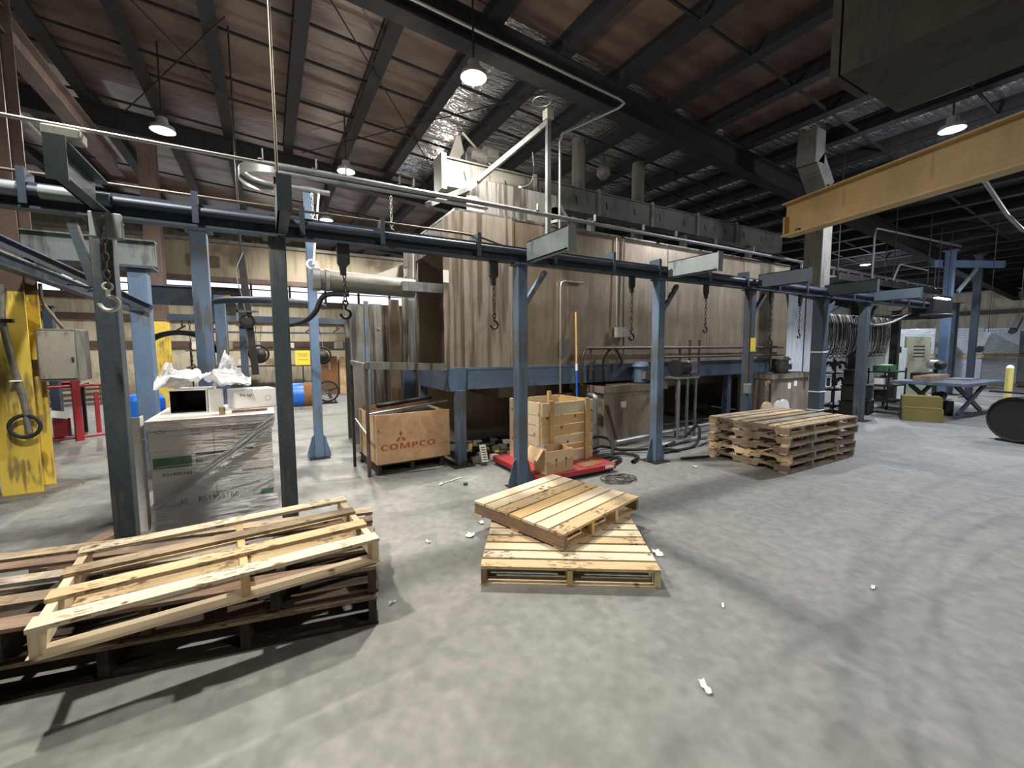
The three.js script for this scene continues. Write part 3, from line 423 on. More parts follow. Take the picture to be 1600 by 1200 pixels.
// ---------------------------------------------------------------- entry vestibule beyond the washer mouth
{
  const t = thing('entry_vestibule', 'tall stained sheet metal entry panels left of the washer mouth', 'machine panels'); let z = -7.45;
  const S = [[1.2, 1.42, 0, 2.32, M.steelGrey, z], [1.52, 1.72, 0, 2.36, M.steelGrey, z], [1.84, 2.02, 0, 2.45, M.steelBrown, z], [2.04, 2.3, 0, 2.95, M.steelGrey, z + 0.12]];
  for (const [a, b, c, d, m, zz] of S) part(t, 'sheet_panel', bx(b - a, d - c, 0.025, (a + b) / 2, (c + d) / 2, zz, 0, 0, 0, { ou: a * 3, ov: a }), m);
  part(t, 'blue_stile', span(1.43, 1.5, 0, 2.4, z - 0.02, z + 0.03), M.blue); part(t, 'blue_jamb', span(2.02, 2.2, 0.0, 1.34, z + 0.14, z + 0.2), M.blueBright); part(t, 'inner_wall', span(1.2, 2.3, 0, 2.4, z - 0.6, z - 0.57), M.steelGrey); part(t, 'header_channel', beam(V(1.55, 2.7, z + 0.1), V(2.3, 3.02, z + 0.1), 0.1, 0.2), M.greyPaint); part(t, 'peeled_flap', beam(V(2.1, 1.3, z + 0.2), V(2.2, 1.75, z + 0.26), 0.01, 0.06), M.steelGrey); part(t, 'round_bolt', [cyl(0.025, 0.025, 0.02, 1.66, 1.95, z + 0.02, 'z')], M.galv);
}
{ // guard rail in front of the vestibule
  const t = thing('guard_rail', 'bent angle iron guard rail on thin posts by the cardboard box', 'rail'); part(t, 'rail', beam(V(1.03, 1.4, -5.4), V(2.02, 1.36, -5.28), 0.05, 0.09), M.steelGrey); part(t, 'post', span(1.02, 1.06, 0, 1.4, -5.43, -5.39), M.brownSteel); part(t, 'post', span(0.95, 0.985, 0, 1.42, -6.03, -5.99), M.darkSteel); part(t, 'side_bar', beam(V(1.02, 1.4, -5.4), V(0.97, 1.42, -6.02), 0.03, 0.06), M.steelGrey); part(t, 'loose_strap', beam(V(0.99, 0.66, -5.98), V(1.05, 0.5, -5.44), 0.015, 0.02), M.galv);
}
// ---------------------------------------------------------------- cardboard box with printed mark
{
  const t = thing('gaylord_box', 'big worn cardboard box with red lettering standing on a low pallet', 'box', [1.14, 0, -5.42], 0.05), W = 1.0, D = 0.9, y0 = 0.13, y1 = 0.77;
  const print = canvasTex(1020, 640, (c, w, h) => {
    c.fillStyle = '#c2a27c'; c.fillRect(0, 0, w, h); let s = 7; const r = () => { s = (s * 16807) % 2147483647; return s / 2147483647; };
    for (let i = 0; i < 900; i++) { c.fillStyle = r() < 0.5 ? 'rgba(120,88,58,0.05)' : 'rgba(214,178,136,0.06)'; const q = 10 + r() * 70; c.beginPath(); c.ellipse(r() * w, r() * h, q, q * (0.3 + r() * 0.5), r() * 3, 0, 7); c.fill(); }
    c.strokeStyle = 'rgba(96,66,42,0.5)'; c.lineWidth = 5; c.beginPath(); c.moveTo(500, 600); c.bezierCurveTo(560, 500, 620, 470, 760, 460); c.lineTo(1010, 440); c.stroke(); c.lineWidth = 3; c.beginPath(); c.moveTo(560, 60); c.lineTo(566, 270); c.lineTo(640, 300); c.stroke();
    const red = 'rgba(140,58,44,0.82)'; c.fillStyle = red; const dia = (x, y, a, b) => { c.beginPath(); c.moveTo(x, y - b); c.lineTo(x + a, y); c.lineTo(x, y + b); c.lineTo(x - a, y); c.fill(); }; 
    dia(318, 262, 24, 42); c.beginPath(); c.moveTo(282, 312); c.lineTo(312, 312); c.lineTo(288, 362); c.lineTo(252, 362); c.fill(); c.beginPath(); c.moveTo(324, 312); c.lineTo(354, 312); c.lineTo(384, 362); c.lineTo(348, 362); c.fill();
    c.font = 'bold 104px sans-serif'; c.save(); c.translate(40, 464); c.scale(1.72, 1.0); c.fillText('COMPCO', 0, 0); c.restore(); c.fillRect(392, 268, 78, 6);
    c.fillStyle = 'rgba(140,80,60,0.16)'; for (let i = 0; i < 17; i++) c.fillRect(470 + i * 22, 468 + (i % 3) * 2, 14, 24);
    c.fillStyle = 'rgba(60,38,26,0.6)'; c.fillRect(20, 190, 16, 30); c.fillRect(34, 220, 8, 18);
  });
  const face = new THREE.PlaneGeometry(W, y1 - y0).toNonIndexed(); face.translate(W / 2, (y0 + y1) / 2, 0.0075);
  const fw = part(t, 'front_wall', span(0, W, y0, y1, -0.012, 0.006), M.card); part(fw, 'printed_mark', face, std({ map: print, roughness: 0.9 }), 'red lettering with three diamonds');
  part(t, 'side_wall', span(0, 0.012, y0, y1 - 0.01, -D, -0.012), M.card); part(t, 'side_wall', span(W - 0.012, W, y0, y1 - 0.02, -D, -0.012), M.card); part(t, 'back_wall', span(0, W, y0, y1 + 0.02, -D, -D + 0.012), M.cardDark); part(t, 'bottom_panel', span(0.012, W - 0.012, y0, y0 + 0.02, -D + 0.012, -0.012), M.cardDark);
  const p = thing('low_pallet', 'low dark pallet under the red-lettered cardboard box', 'pallet', [1.13, 0, -5.42], 0.05); for (const x of [0.02, 0.45, 0.87]) part(p, 'stringer', span(x, x + 0.04, 0.018, 0.11, -D, 0.02), M.woodBlack); for (let i = 0; i < 5; i++) part(p, 'deck_board', span(0, 0.93, 0.11, 0.128, -D + i * 0.2, -D + i * 0.2 + 0.1), M.woodBlack); for (const z of [-0.07, -0.5, -0.88]) part(p, 'bottom_board', span(0, 0.93, 0, 0.018, z, z + 0.09), M.woodBlack);
  for (const [a, b, m, l, r] of [[[-0.06, 0.755, -0.12], [1.1, 0.83, -0.28], M.conduit, 'pale bar laid across the open red-lettered box', 0.012], [[0.15, 0.8, -0.5], [1.0, 0.86, -0.62], M.black, 'black sheet strip sticking out of the red-lettered box', 0.03]]) { const g = rod(V(...a), V(...b), r); g.rotateY(0.05); g.translate(1.14, 0.02, -5.42); single('scrap_bar', l, 'bar', g, m); }
  single('scrap_sheet', 'black crumpled sheet filling the red-lettered box', 'sheet', bx(0.86, 0.03, 0.66, 1.66, 0.7, -5.9, 0.04, 0.05, 0.02), M.black);
}
// ---------------------------------------------------------------- red floor scale with crate and carton
{
  const s = thing('floor_scale', 'low red steel floor scale holding the wooden crate', 'scale'); part(s, 'platform', rbx(1.2, 0.07, 1.16, 0.012, 3.24, 0.085, -4.56), M.red); part(s, 'side_frame', [span(2.66, 3.82, 0.02, 0.05, -5.1, -5.06), span(2.66, 3.82, 0.02, 0.05, -4.06, -4.02), span(2.66, 2.7, 0.02, 0.05, -5.06, -4.06), span(3.78, 3.82, 0.02, 0.05, -5.06, -4.06)], M.darkSteel); for (const [x, z] of [[2.72, -4.08], [3.76, -4.08], [2.72, -5.04], [3.76, -5.04]]) part(s, 'foot', cyl(0.04, 0.05, 0.02, x, 0.01, z), M.black); part(s, 'maker_plate', bx(0.14, 0.035, 0.004, 3.72, 0.09, -3.978), M.white); part(s, 'folded_sheet', bx(0.36, 0.006, 0.22, 3.52, 0.124, -4.14, 0, 0.1, 0), M.cardDark);
  // slatted crate
  const A = [2.92, -4.33], B = [3.78, -4.38], W = Math.hypot(B[0] - A[0], B[1] - A[1]), a = Math.atan2(B[1] - A[1], B[0] - A[0]);
  const c = thing('wooden_crate', 'pale pine slatted crate standing open on the red scale', 'crate', [A[0], 0.122, A[1]], -a), D = 0.7, Hh = 0.8, t = 0.018;
  const ys = [[0.0, 0.14], [0.152, 0.225], [0.237, 0.35], [0.362, 0.49], [0.502, 0.62], [0.632, 0.79]];
  for (const [y0, y1] of ys) { part(c, 'plank', bx(W, y1 - y0, t, W / 2, (y0 + y1) / 2, -t / 2, 0, 0, 0, { grain: true, ou: y0 * 3, ov: y1 }), y0 % 0.2 < 0.1 ? M.woodPine : M.woodPineB); part(c, 'plank', bx(t, y1 - y0, D, t / 2, (y0 + y1) / 2, -D / 2 - t, 0, 0, 0, { grain: true, ou: y1, ov: y0 }), M.woodPine); part(c, 'plank', bx(t, y1 - y0, D, W - t / 2, (y0 + y1) / 2, -D / 2 - t, 0, 0, 0, { grain: true, ou: y1 * 2, ov: y0 }), M.woodPineB); part(c, 'plank', bx(W, y1 - y0, t, W / 2, (y0 + y1) / 2, -D - 1.5 * t, 0, 0, 0, { grain: true, ou: y0, ov: y1 * 2 }), M.woodPine); }
  for (const x of [0.1, W - 0.16]) part(c, 'cleat', span(x, x + 0.07, 0.0, Hh + 0.02, 0.0, 0.03), M.woodPineB); part(c, 'corner_cleat', span(-0.03, 0.0, 0, Hh, -0.1, -0.03), M.woodPine); part(c, 'corner_cleat', span(-0.03, 0, 0, Hh, -D, -D + 0.08), M.woodPine); for (const x of [0.06, 0.62]) part(c, 'inner_post', span(x, x + 0.05, 0.02, Hh + 0.06, -D, -D + 0.04), M.woodPineB); part(c, 'floor_board', span(t, W - t, 0.0, 0.02, -D - t, -t), M.woodPine);
  const b = thing('carton', 'small open brown carton with two printed arrows on the scale', 'box', [2.76, 0.122, -4.0], 0.04), bw = 0.4, bh = 0.27, bd = 0.25;
  const arrows = canvasTex(256, 172, (q, w, h) => { q.fillStyle = '#b9946c'; q.fillRect(0, 0, w, h); q.fillStyle = '#cdb08c'; q.beginPath(); q.moveTo(0, 0); q.lineTo(w, 0); q.lineTo(w, 60); q.lineTo(140, 88); q.lineTo(60, 96); q.lineTo(0, 66); q.fill(); q.strokeStyle = '#2a2420'; q.lineWidth = 5; for (const x of [92, 186]) { q.beginPath(); q.moveTo(x, 132); q.lineTo(x, 62); q.moveTo(x - 13, 82); q.lineTo(x, 60); q.lineTo(x + 13, 82); q.stroke(); } });
  const fw = part(b, 'front_wall', span(0, bw, 0, bh, -0.008, 0), M.card); const af = new THREE.PlaneGeometry(bw, bh).toNonIndexed(); af.translate(bw / 2, bh / 2, 0.0015); part(fw, 'printed_face', af, std({ map: arrows, roughness: 0.9 }), 'two black arrows on brown board');
  part(b, 'side_wall', span(0, 0.008, 0, bh + 0.03, -bd, -0.008), M.card); part(b, 'side_wall', span(bw - 0.008, bw, 0, bh, -bd, -0.008), M.card); part(b, 'back_wall', span(0, bw, 0, bh + 0.02, -bd - 0.008, -bd), M.card); part(b, 'bottom_panel', span(0.008, bw - 0.008, 0, 0.008, -bd, -0.008), M.cardDark); part(b, 'flap', bx(0.16, 0.006, 0.28, -0.075, bh - 0.03, -0.16, 0, 0, 0.9), M.card); part(b, 'paper_label', bx(0.1, 0.07, 0.003, 0.09, bh + 0.0, -bd + 0.004), M.paper);
}
// ---------------------------------------------------------------- dip tanks and pumps at the washer foot
function tank(x0, x1, z0, z1, y1, label) {
  const t = thing('rinse_tank', label, 'tank'); part(t, 'body', [span(x0 + 0.05, x1 - 0.05, 0.02, y1 - 0.1, z1 - 0.06, z1 - 0.05), span(x0 + 0.05, x0 + 0.06, 0.02, y1 - 0.1, z0, z1 - 0.06), span(x1 - 0.06, x1 - 0.05, 0.02, y1 - 0.1, z0, z1 - 0.06), span(x0 + 0.05, x1 - 0.05, 0.0, 0.02, z0, z1 - 0.05), span(x0 + 0.05, x1 - 0.05, 0.02, y1 - 0.1, z0, z0 + 0.01)], M.tankSteel);
  part(t, 'rim', [span(x0, x1, y1 - 0.11, y1, z1 - 0.02, z1), span(x0, x0 + 0.02, y1 - 0.11, y1, z0, z1 - 0.02), span(x1 - 0.02, x1, y1 - 0.11, y1, z0, z1 - 0.02), span(x0, x1, y1 - 0.11, y1, z0 - 0.02, z0)], M.tankSteel); part(t, 'lid', span(x0 + 0.35, x1 - 0.02, y1 - 0.03, y1 - 0.005, z0 + 0.02, z1 - 0.06), M.tankSteel); return t;
}
{ const t = tank(4.53, 6.0, -5.85, -5.0, 1.0, 'rust-stained steel rinse tank behind the blue post and crate'); part(t, 'overflow_pipe', pipe([[4.5, 0.86, -5.25], [4.4, 0.86, -5.25], [4.36, 0.86, -5.0], [4.36, 0.0, -5.0]], 0.04, 0.06, 10), M.galv); part(t, 'label', bx(0.12, 0.1, 0.003, 5.0, 0.68, -5.047), M.paper, 'white paper label'); part(t, 'oval_stain_plate', bx(0.2, 0.09, 0.004, 5.35, 0.72, -5.047), M.tankSteel); part(t, 'drain_strut', beam(V(4.62, 0.7, -5.02), V(4.85, 0.1, -5.02), 0.03, 0.03), M.conduitDark); }
{ const t = tank(9.15, 10.75, -5.75, -4.95, 1.03, 'grey steel rinse tank with two paper labels behind the pallet stack'); for (const x of [9.9, 10.15]) part(t, 'label', bx(0.12, 0.13, 0.003, x, 0.75 + (x - 9.9) * 0.2, -4.997), M.paper); part(t, 'drain_pipe', pipe([[9.18, 0.86, -5.05], [9.02, 0.86, -5.0], [9.02, 0.0, -5.0]], 0.045, 0.06, 10), M.tankSteel); }
const pump = (x, y, z, m, label) => { const t = thing('pump_motor', label, 'pump'); const mb = part(t, 'motor_body', cyl(0.11, 0.11, 0.28, x, y + 0.14, z), m); part(mb, 'fan_cap', lathe([[0, 0.09], [0.1, 0.08], [0.15, 0.03], [0.15, 0]], x, y + 0.28, z), m); part(mb, 'terminal_box', bx(0.12, 0.12, 0.08, x - 0.02, y + 0.14, z + 0.13), M.greyDull); part(t, 'foot_flange', cyl(0.16, 0.16, 0.02, x, y + 0.01, z), M.darkSteel); };
pump(5.5, 1.0, -5.16, M.blueBright, 'blue capped vertical pump motor on the tank lid behind the crate'); pump(9.85, 1.03, -5.13, M.greyDull, 'grey domed pump motor on the tank behind the pallet stack'); 
{ const t = thing('filter_pump', 'dark horizontal pump with silver housing on a tube stand', 'pump'); part(t, 'housing', [cyl(0.12, 0.12, 0.3, 6.25, 1.24, -4.95, 'x'), cyl(0.15, 0.15, 0.05, 6.12, 1.24, -4.95, 'x')], M.darkSteel); part(t, 'bell', rbx(0.26, 0.22, 0.2, 0.03, 6.5, 1.26, -4.97), M.galv); part(t, 'shelf', bx(0.55, 0.03, 0.3, 6.3, 1.08, -4.95), M.galv); for (const [x, z] of [[6.08, -4.84], [6.3, -4.84], [6.52, -4.84], [6.3, -5.06]]) part(t, 'stand_leg', rod(V(x, 0, z), V(x, 1.07, z), 0.024), M.galv); }
single('mop_handle', 'tall mop handle, yellow above and blue below, leaning on the washer', 'handle', rod(V(4.02, 0.02, -5.0), V(4.14, 1.35, -5.19), 0.016), M.plasticBlue);
{ const h = scene.getObjectByName('mop_handle'); part(h, 'upper_shaft', rod(V(4.14, 1.35, -5.19), V(4.205, 2.16, -5.3), 0.0155), flat(208, 172, 98, 0.6), 'yellow upper shaft'); part(h, 'white_collar', rod(V(4.13, 1.25, -5.175), V(4.142, 1.36, -5.192), 0.02), M.white); }
// floor pipes and hoses around the blue post
single('floor_pipe', 'grey floor pipe running past the flared blue post foot', 'pipe', rod(V(4.55, 0.16, -4.75), V(7.6, 0.16, -5.05), 0.035, 10), M.galv);
single('floor_pipe', 'grey floor pipe lying lower beside the pump stand', 'pipe', rod(V(5.15, 0.04, -4.6), V(7.9, 0.04, -4.75), 0.04, 10), M.galv);
for (const [p, l] of [[[[3.95, 0.03, -4.85], [4.3, 0.12, -4.8], [4.6, 0.05, -4.7], [5.1, 0.06, -4.4], [5.4, 0.03, -4.25]], 'black hose tangled between the crate and the blue post'], [[[4.0, 0.03, -4.93], [4.2, 0.24, -4.9], [4.5, 0.2, -4.85], [4.35, 0.05, -4.6], [4.0, 0.02, -4.5]], 'black hose looped behind the red scale corner'], [[[5.0, 0.03, -4.3], [5.9, 0.04, -4.35], [6.2, 0.2, -4.5], [6.3, 0.28, -4.62], [6.2, 0.1, -4.75], [5.4, 0.05, -4.5]], 'black hose arching over the floor pipes right of the post'], [[[4.0, 0.025, -4.2], [4.3, 0.03, -4.4], [4.2, 0.03, -4.6], [4.5, 0.04, -4.55], [4.6, 0.03, -4.35], [4.3, 0.03, -4.15]], 'black hose snaking beside the red scale']]) single('rubber_hose', l, 'hose', hose(p, 0.024), M.blackRubber, undefined);
single('coiled_cable', 'loose coil of dark cable on the floor by the red scale', 'cable', (() => { const p = []; for (let i = 0; i < 70; i++) { const a = i * 0.55, r = 0.12 + 0.04 * Math.sin(i * 0.9); p.push([3.62 + r * Math.cos(a) * 1.3 + 0.04 * Math.sin(i), 0.012 + 0.018 * Math.abs(Math.sin(i * 0.37)), -3.72 + r * Math.sin(a)]); } return hose(p, 0.007, 300, 5); })(), flat(70, 68, 66, 0.6));
single('steel_bar', 'short black bar on the floor right of the flared post foot', 'bar', beam(V(5.05, 0.02, -3.95), V(5.5, 0.02, -3.82), 0.03, 0.03), M.black);
for (let i = 0; i < 9; i++) { const x = 4.02 + (i % 3) * 0.1, z = -4.42 - i * 0.06, a = rr(-0.25, 0.25); single('scrap_strip', 'dark scrap strip in the heap between crate and blue post', 'scrap', beam(V(x - 0.14 * Math.cos(a), 0.012, z - 0.1 * Math.sin(a)), V(x + 0.14 * Math.cos(a), 0.014, z + 0.1 * Math.sin(a)), 0.05, 0.012), i % 3 ? M.black : M.darkSteel, 'scrap strips by the blue post'); }
// heap of small scrap parts under the washer end
for (let i = 0; i < 34; i++) { const x = 2.45 + (i % 7) * 0.15 + rr(-0.02, 0.02), z = -5.3 - Math.floor(i / 7) * 0.14 + rr(-0.01, 0.01), y = 0.01 + 0.03 * Math.floor(i / 7); single('scrap_block', 'small scrap block in the heap under the washer corner', 'scrap', bx(0.09 + rnd() * 0.03, 0.03 + rnd() * 0.06, 0.07 + rnd() * 0.03, x, y + 0.04, z, rr(-0.3, 0.3), rr(-0.4, 0.4), rr(-0.3, 0.3)), [M.greyPaint, M.black, M.white, M.darkSteel, M.yellow, M.greyDull][i % 6], 'scrap blocks under the washer'); }
{ const t = thing('finned_part', 'pale finned scrap part leaning on the heap under the washer', 'scrap', [2.52, 0.16, -5.18], 0.2); t.rotation.x = -0.4; const pt = part(t, 'plate', bx(0.1, 0.24, 0.02), M.paper); for (let i = 0; i < 6; i++) part(pt, 'slot', bx(0.07, 0.012, 0.004, 0, -0.09 + i * 0.034, 0.011), M.darkSteel); }
for (const [x, z, m] of [[7.62, -4.0, 0], [7.86, -4.05, 1], [7.28, -4.02, 2]]) { const t = thing('paper_disc', ['white round disc standing behind the pallet stack', 'second white round disc leaning beside its twin behind the stack', 'cream round disc standing behind the pallet stack'][m], 'disc', [x, 0.41, z]); part(t, 'disc', cyl(0.17, 0.17, 0.03, 0, 0.1, 0, 'z', 28), m === 2 ? flat(222, 208, 170) : M.white); part(t, 'stand', bx(0.06, 0.34, 0.05, 0, -0.24, -0.03), M.darkSteel); }
// ---------------------------------------------------------------- shrink-wrapped cartons between the two slate posts
{
  const x0 = -0.93, x1 = 0.0, z1 = -4.72, z0 = -5.75, pal = thing('carton_pallet', 'hidden wooden pallet carrying the shrink-wrapped cartons', 'pallet');
  for (const x of [x0, (x0 + x1) / 2 - 0.02, x1 - 0.04]) part(pal, 'stringer', span(x, x + 0.04, 0.016, 0.105, z0, z1), M.woodOld); for (let i = 0; i < 6; i++) part(pal, 'deck_board', span(x0, x1, 0.105, 0.125, z0 + i * 0.185, z0 + i * 0.185 + 0.1), M.woodOld); for (const z of [z0, (z0 + z1) / 2, z1 - 0.1]) part(pal, 'bottom_board', span(x0, x1, 0, 0.016, z, z + 0.1), M.woodOld);
  const label = canvasTex(930, 300, (c, w, h) => { c.fillStyle = '#e8e7e4'; c.fillRect(0, 0, w, h); c.fillStyle = '#4f7f62'; c.fillRect(14, 62, 280, 106); c.fillStyle = '#5d6a62'; c.fillRect(324, 44, 268, 24); c.fillRect(324, 84, 268, 60); c.fillRect(622, 36, 150, 24); c.fillStyle = '#e8e7e4'; for (let i = 0; i < 5; i++) c.fillRect(330, 92 + i * 11, 256 - i * 12, 4); c.fillStyle = '#33332f'; c.font = 'bold 40px monospace'; c.fillText('RS1905160', 74, 240); c.fillText('RS1905160', 392, 224); c.strokeStyle = '#8b8a86'; c.strokeRect(2, 2, w - 4, h - 4); });
  const top = canvasTex(930, 230, (c, w, h) => { c.fillStyle = '#eceae8'; c.fillRect(0, 0, w, h); c.strokeStyle = '#5e5c58'; c.fillStyle = '#5e5c58'; c.lineWidth = 4; c.font = '30px serif'; for (const [x, s] of [[80, '30'], [330, '30'], [560, '30'], [770, '80']]) { c.beginPath(); c.ellipse(x, 62, 38, 30, 0, 0, 7); c.stroke(); c.fillText(s, x - 16, 72); } c.font = 'bold 24px monospace'; c.fillText('RS1905160', 300, 128); c.fillText('RS1905160', 545, 116); });
  const low = canvasTex(930, 300, (c, w, h) => { c.fillStyle = '#dedfdf'; c.fillRect(0, 0, w, h); c.fillStyle = '#34342f'; c.font = 'bold 58px monospace'; c.fillText('30  RS1905160', 180, 210); c.fillStyle = '#3f6b52'; c.fillRect(815, 178, 105, 72); });
  const mk = (map) => new THREE.MeshPhysicalMaterial({ map, bumpMap: filmBump, bumpScale: 0.02, roughness: 0.45, clearcoat: 1, clearcoatRoughness: 0.12 });
  const mats = [mk(low), mk(label), mk(top)], ys = [[0.126, 0.42], [0.421, 0.71], [0.711, 0.97]];
  const names = ['bottom', 'middle', 'top'];
  ys.forEach(([a, b], i) => { for (const [s, xa, xb] of [[0, x0, -0.47], [1, -0.466, x1]]) {
    const t = thing('carton', `${names[i]} layer ${s ? 'right' : 'left'} hand white carton inside the stretch film`, 'box'); const cb = part(t, 'box', span(xa, xb, a, b, z0 + 0.01, z1 - 0.01), M.film);
    const p = new THREE.PlaneGeometry(xb - xa, b - a).toNonIndexed(), uv = p.attributes.uv; for (let k = 0; k < uv.count; k++) uv.setX(k, uv.getX(k) * 0.5 + s * 0.5); p.translate((xa + xb) / 2, (a + b) / 2, z1 - 0.008); part(cb, 'printed_face', p, mats[i], 'printed carton face under film');
  } });
  { // loose film: diagonal band and hanging skirt
    const t = thing('stretch_film', 'loose clear stretch film draped diagonally across the white cartons', 'film');
    const sheet = (P, n = 24, amp = 0.02, ph = 0) => { const g = new THREE.PlaneGeometry(1, 1, n, n).toNonIndexed(), p = g.attributes.position, uv = g.attributes.uv; for (let i = 0; i < p.count; i++) { const u = p.getX(i) + 0.5, v = p.getY(i) + 0.5; const q = [0, 1, 2].map((k) => P[0][k] * (1 - u) * (1 - v) + P[1][k] * u * (1 - v) + P[2][k] * u * v + P[3][k] * (1 - u) * v); const w = amp * (fbm(u * 0.9 + ph, v * 0.9, 9, 9, 71, 3) - 0.3); p.setXYZ(i, q[0] + w * 0.4, q[1] + w * 0.5, q[2] + w); uv.setXY(i, u * 1.2, v * 1.2); } g.computeVertexNormals(); return g; };
    part(t, 'diagonal_band', sheet([[-0.95, 0.16, -4.69], [0.02, 0.86, -4.69], [0.02, 0.97, -4.69], [-0.95, 0.24, -4.69]], 24, 0.03), M.filmPaper); part(t, 'lower_sheet', sheet([[-0.94, 0.02, -4.66], [0.04, 0.05, -4.66], [0.04, 0.9, -4.69], [-0.94, 0.2, -4.69]], 24, 0.05, 0.3), M.filmClear); part(t, 'left_skirt', sheet([[-0.955, 0.3, -5.5], [-0.95, 0.36, -4.7], [-0.945, 0.98, -4.7], [-0.955, 0.9, -5.5]], 20, 0.02, 0.5), M.filmSheet);
    { const cr = []; for (let i = 0; i < 46; i++) { const up = i < 26, x = -0.88 + rnd() * 0.82, y = up ? 0.5 + rnd() * 0.42 : 0.06 + rnd() * 0.5 * (0.3 + (x + 0.9)), a = up ? rr(-0.05, 0.14) : rr(0.2, 0.75), L = 0.05 + rnd() * 0.16; cr.push(rod(V(x - L * Math.cos(a), y - L * Math.sin(a), -4.7), V(x + L * Math.cos(a), y + L * Math.sin(a), -4.695), 0.0016 + rnd() * 0.002, 5)); } part(t, 'film_crease_glints', cr, M.filmPaper, 'white film creases with glints put in as pale strands', true); part(t, 'ground_skirt', sheet([[-0.95, 0.008, -4.64], [0.03, 0.008, -4.64], [0.02, 0.2, -4.69], [-0.94, 0.2, -4.69]], 24, 0.03, 0.7), M.filmPaper); }  // crease glints put in as thin white strands
    const p = thing('corner_board', 'upright white corner board beside the wrapped cartons and slate post', 'board'); part(p, 'near_leg', span(-1.09, -1.0, 0, 1.02, -4.79, -4.78), M.cardWhite); part(p, 'side_leg', span(-1.0, -0.99, 0, 1.02, -4.9, -4.78), M.cardWhite);
    const lid = thing('carton_tray', 'flat white tray lid covering the wrapped cartons', 'lid'); part(lid, 'top_sheet', span(-0.95, 0.03, 0.972, 0.985, z0, -4.7), M.cardWhite); part(lid, 'front_lip', span(-0.95, 0.03, 0.9, 0.972, -4.712, -4.7), M.film);
  }
  const b = thing('open_box', 'white box lying on its side with a black hollow on the cartons', 'box', [-0.84, 0.987, -5.15], -0.12); // open toward the aisle
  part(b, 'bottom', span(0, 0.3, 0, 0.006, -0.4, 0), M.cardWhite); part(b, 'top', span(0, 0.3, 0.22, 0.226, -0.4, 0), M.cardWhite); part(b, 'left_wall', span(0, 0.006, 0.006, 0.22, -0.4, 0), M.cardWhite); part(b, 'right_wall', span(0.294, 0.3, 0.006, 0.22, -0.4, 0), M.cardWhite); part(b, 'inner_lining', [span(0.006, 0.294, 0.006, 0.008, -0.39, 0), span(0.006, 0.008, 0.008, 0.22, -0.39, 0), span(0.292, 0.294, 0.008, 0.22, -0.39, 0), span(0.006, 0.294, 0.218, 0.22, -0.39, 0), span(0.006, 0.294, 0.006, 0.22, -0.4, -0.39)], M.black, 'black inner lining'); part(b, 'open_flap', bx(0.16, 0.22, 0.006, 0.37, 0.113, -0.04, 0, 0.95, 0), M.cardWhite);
  const pl = thing('plastic_bag', 'crumpled white plastic sheet thrown over the black-lined box', 'plastic sheet', [-0.56, 1.222, -5.32]); { const g = new THREE.PlaneGeometry(0.86, 0.46, 40, 26).toNonIndexed(); g.rotateX(-Math.PI / 2); const p = g.attributes.position; for (let i = 0; i < p.count; i++) { const u = p.getX(i) / 0.86 + 0.5, v = p.getZ(i) / 0.46 + 0.5, n = fbm(u * 0.8, v * 0.8, 7, 5, 91, 4), edge = Math.pow(Math.abs(u - 0.5) * 2, 2); const rid = 1 - Math.abs(2 * fbm(u * 0.9, v * 0.9, 5, 4, 95, 2) - 1), peak = 0.07 * rid * sstep(0, 0.2, u) * sstep(0, 0.2, 1 - u); p.setY(i, Math.max(0.004, 0.02 + (n - 0.42) * 0.17 + peak - (u > 0.45 && u < 0.6 ? 0.02 : 0)) * (1 - 0.15 * edge)); } g.computeVertexNormals(); part(pl, 'sheet', g, M.filmPaper); const fl = (P, ph) => { const q = new THREE.PlaneGeometry(1, 1, 20, 20).toNonIndexed(), b = q.attributes.position; for (let i = 0; i < b.count; i++) { const u = b.getX(i) + 0.5, v = b.getY(i) + 0.5, n = fbm(u * 0.9 + ph, v * 0.9, 6, 6, 97, 3) - 0.5, c = [0, 1, 2].map((k) => P[0][k] * (1 - u) * (1 - v) + P[1][k] * u * (1 - v) + P[2][k] * u * v + P[3][k] * (1 - u) * v); b.setXYZ(i, c[0] + n * 0.05, Math.max(0.004, c[1] + n * 0.06), c[2] + n * 0.12); } q.computeVertexNormals(); return q; }; part(pl, 'raised_flap', fl([[0.06, 0.0, 0.1], [0.42, 0.03, 0.06], [0.3, 0.14, -0.04], [0.19, 0.25, -0.06]], 0.1), M.filmPaper); pl.scale.set(0.9, 1.55, 1); part(pl, 'crumpled_end', fl([[-0.44, 0.01, 0.12], [-0.1, 0.02, 0.14], [-0.2, 0.1, -0.04], [-0.36, 0.17, -0.06]], 0.4), M.filmPaper); }
  const wb = thing('open_box', 'white printed box wrapped in film beside the black-lined box', 'box', [-0.36, 0.987, -5.3], 0.25); const bb = part(wb, 'box', rbx(0.4, 0.2, 0.3, 0.01, 0.2, 0.1, 0), M.filmPaper); { const p = new THREE.PlaneGeometry(0.38, 0.18).toNonIndexed(); p.translate(0.2, 0.1, 0.152); part(bb, 'printed_face', p, std({ map: canvasTex(256, 128, (c, w, h) => { c.fillStyle = '#e6e6e4'; c.fillRect(0, 0, w, h); c.fillStyle = '#5a5a58'; c.font = 'bold 34px sans-serif'; c.save(); c.translate(30, 40); c.rotate(0.15); c.fillText('m-W', 0, 0); c.restore(); c.strokeStyle = '#77756f'; c.lineWidth = 3; c.beginPath(); c.ellipse(206, 66, 17, 20, 0, 0, 7); c.stroke(); }), roughness: 0.5 })); }
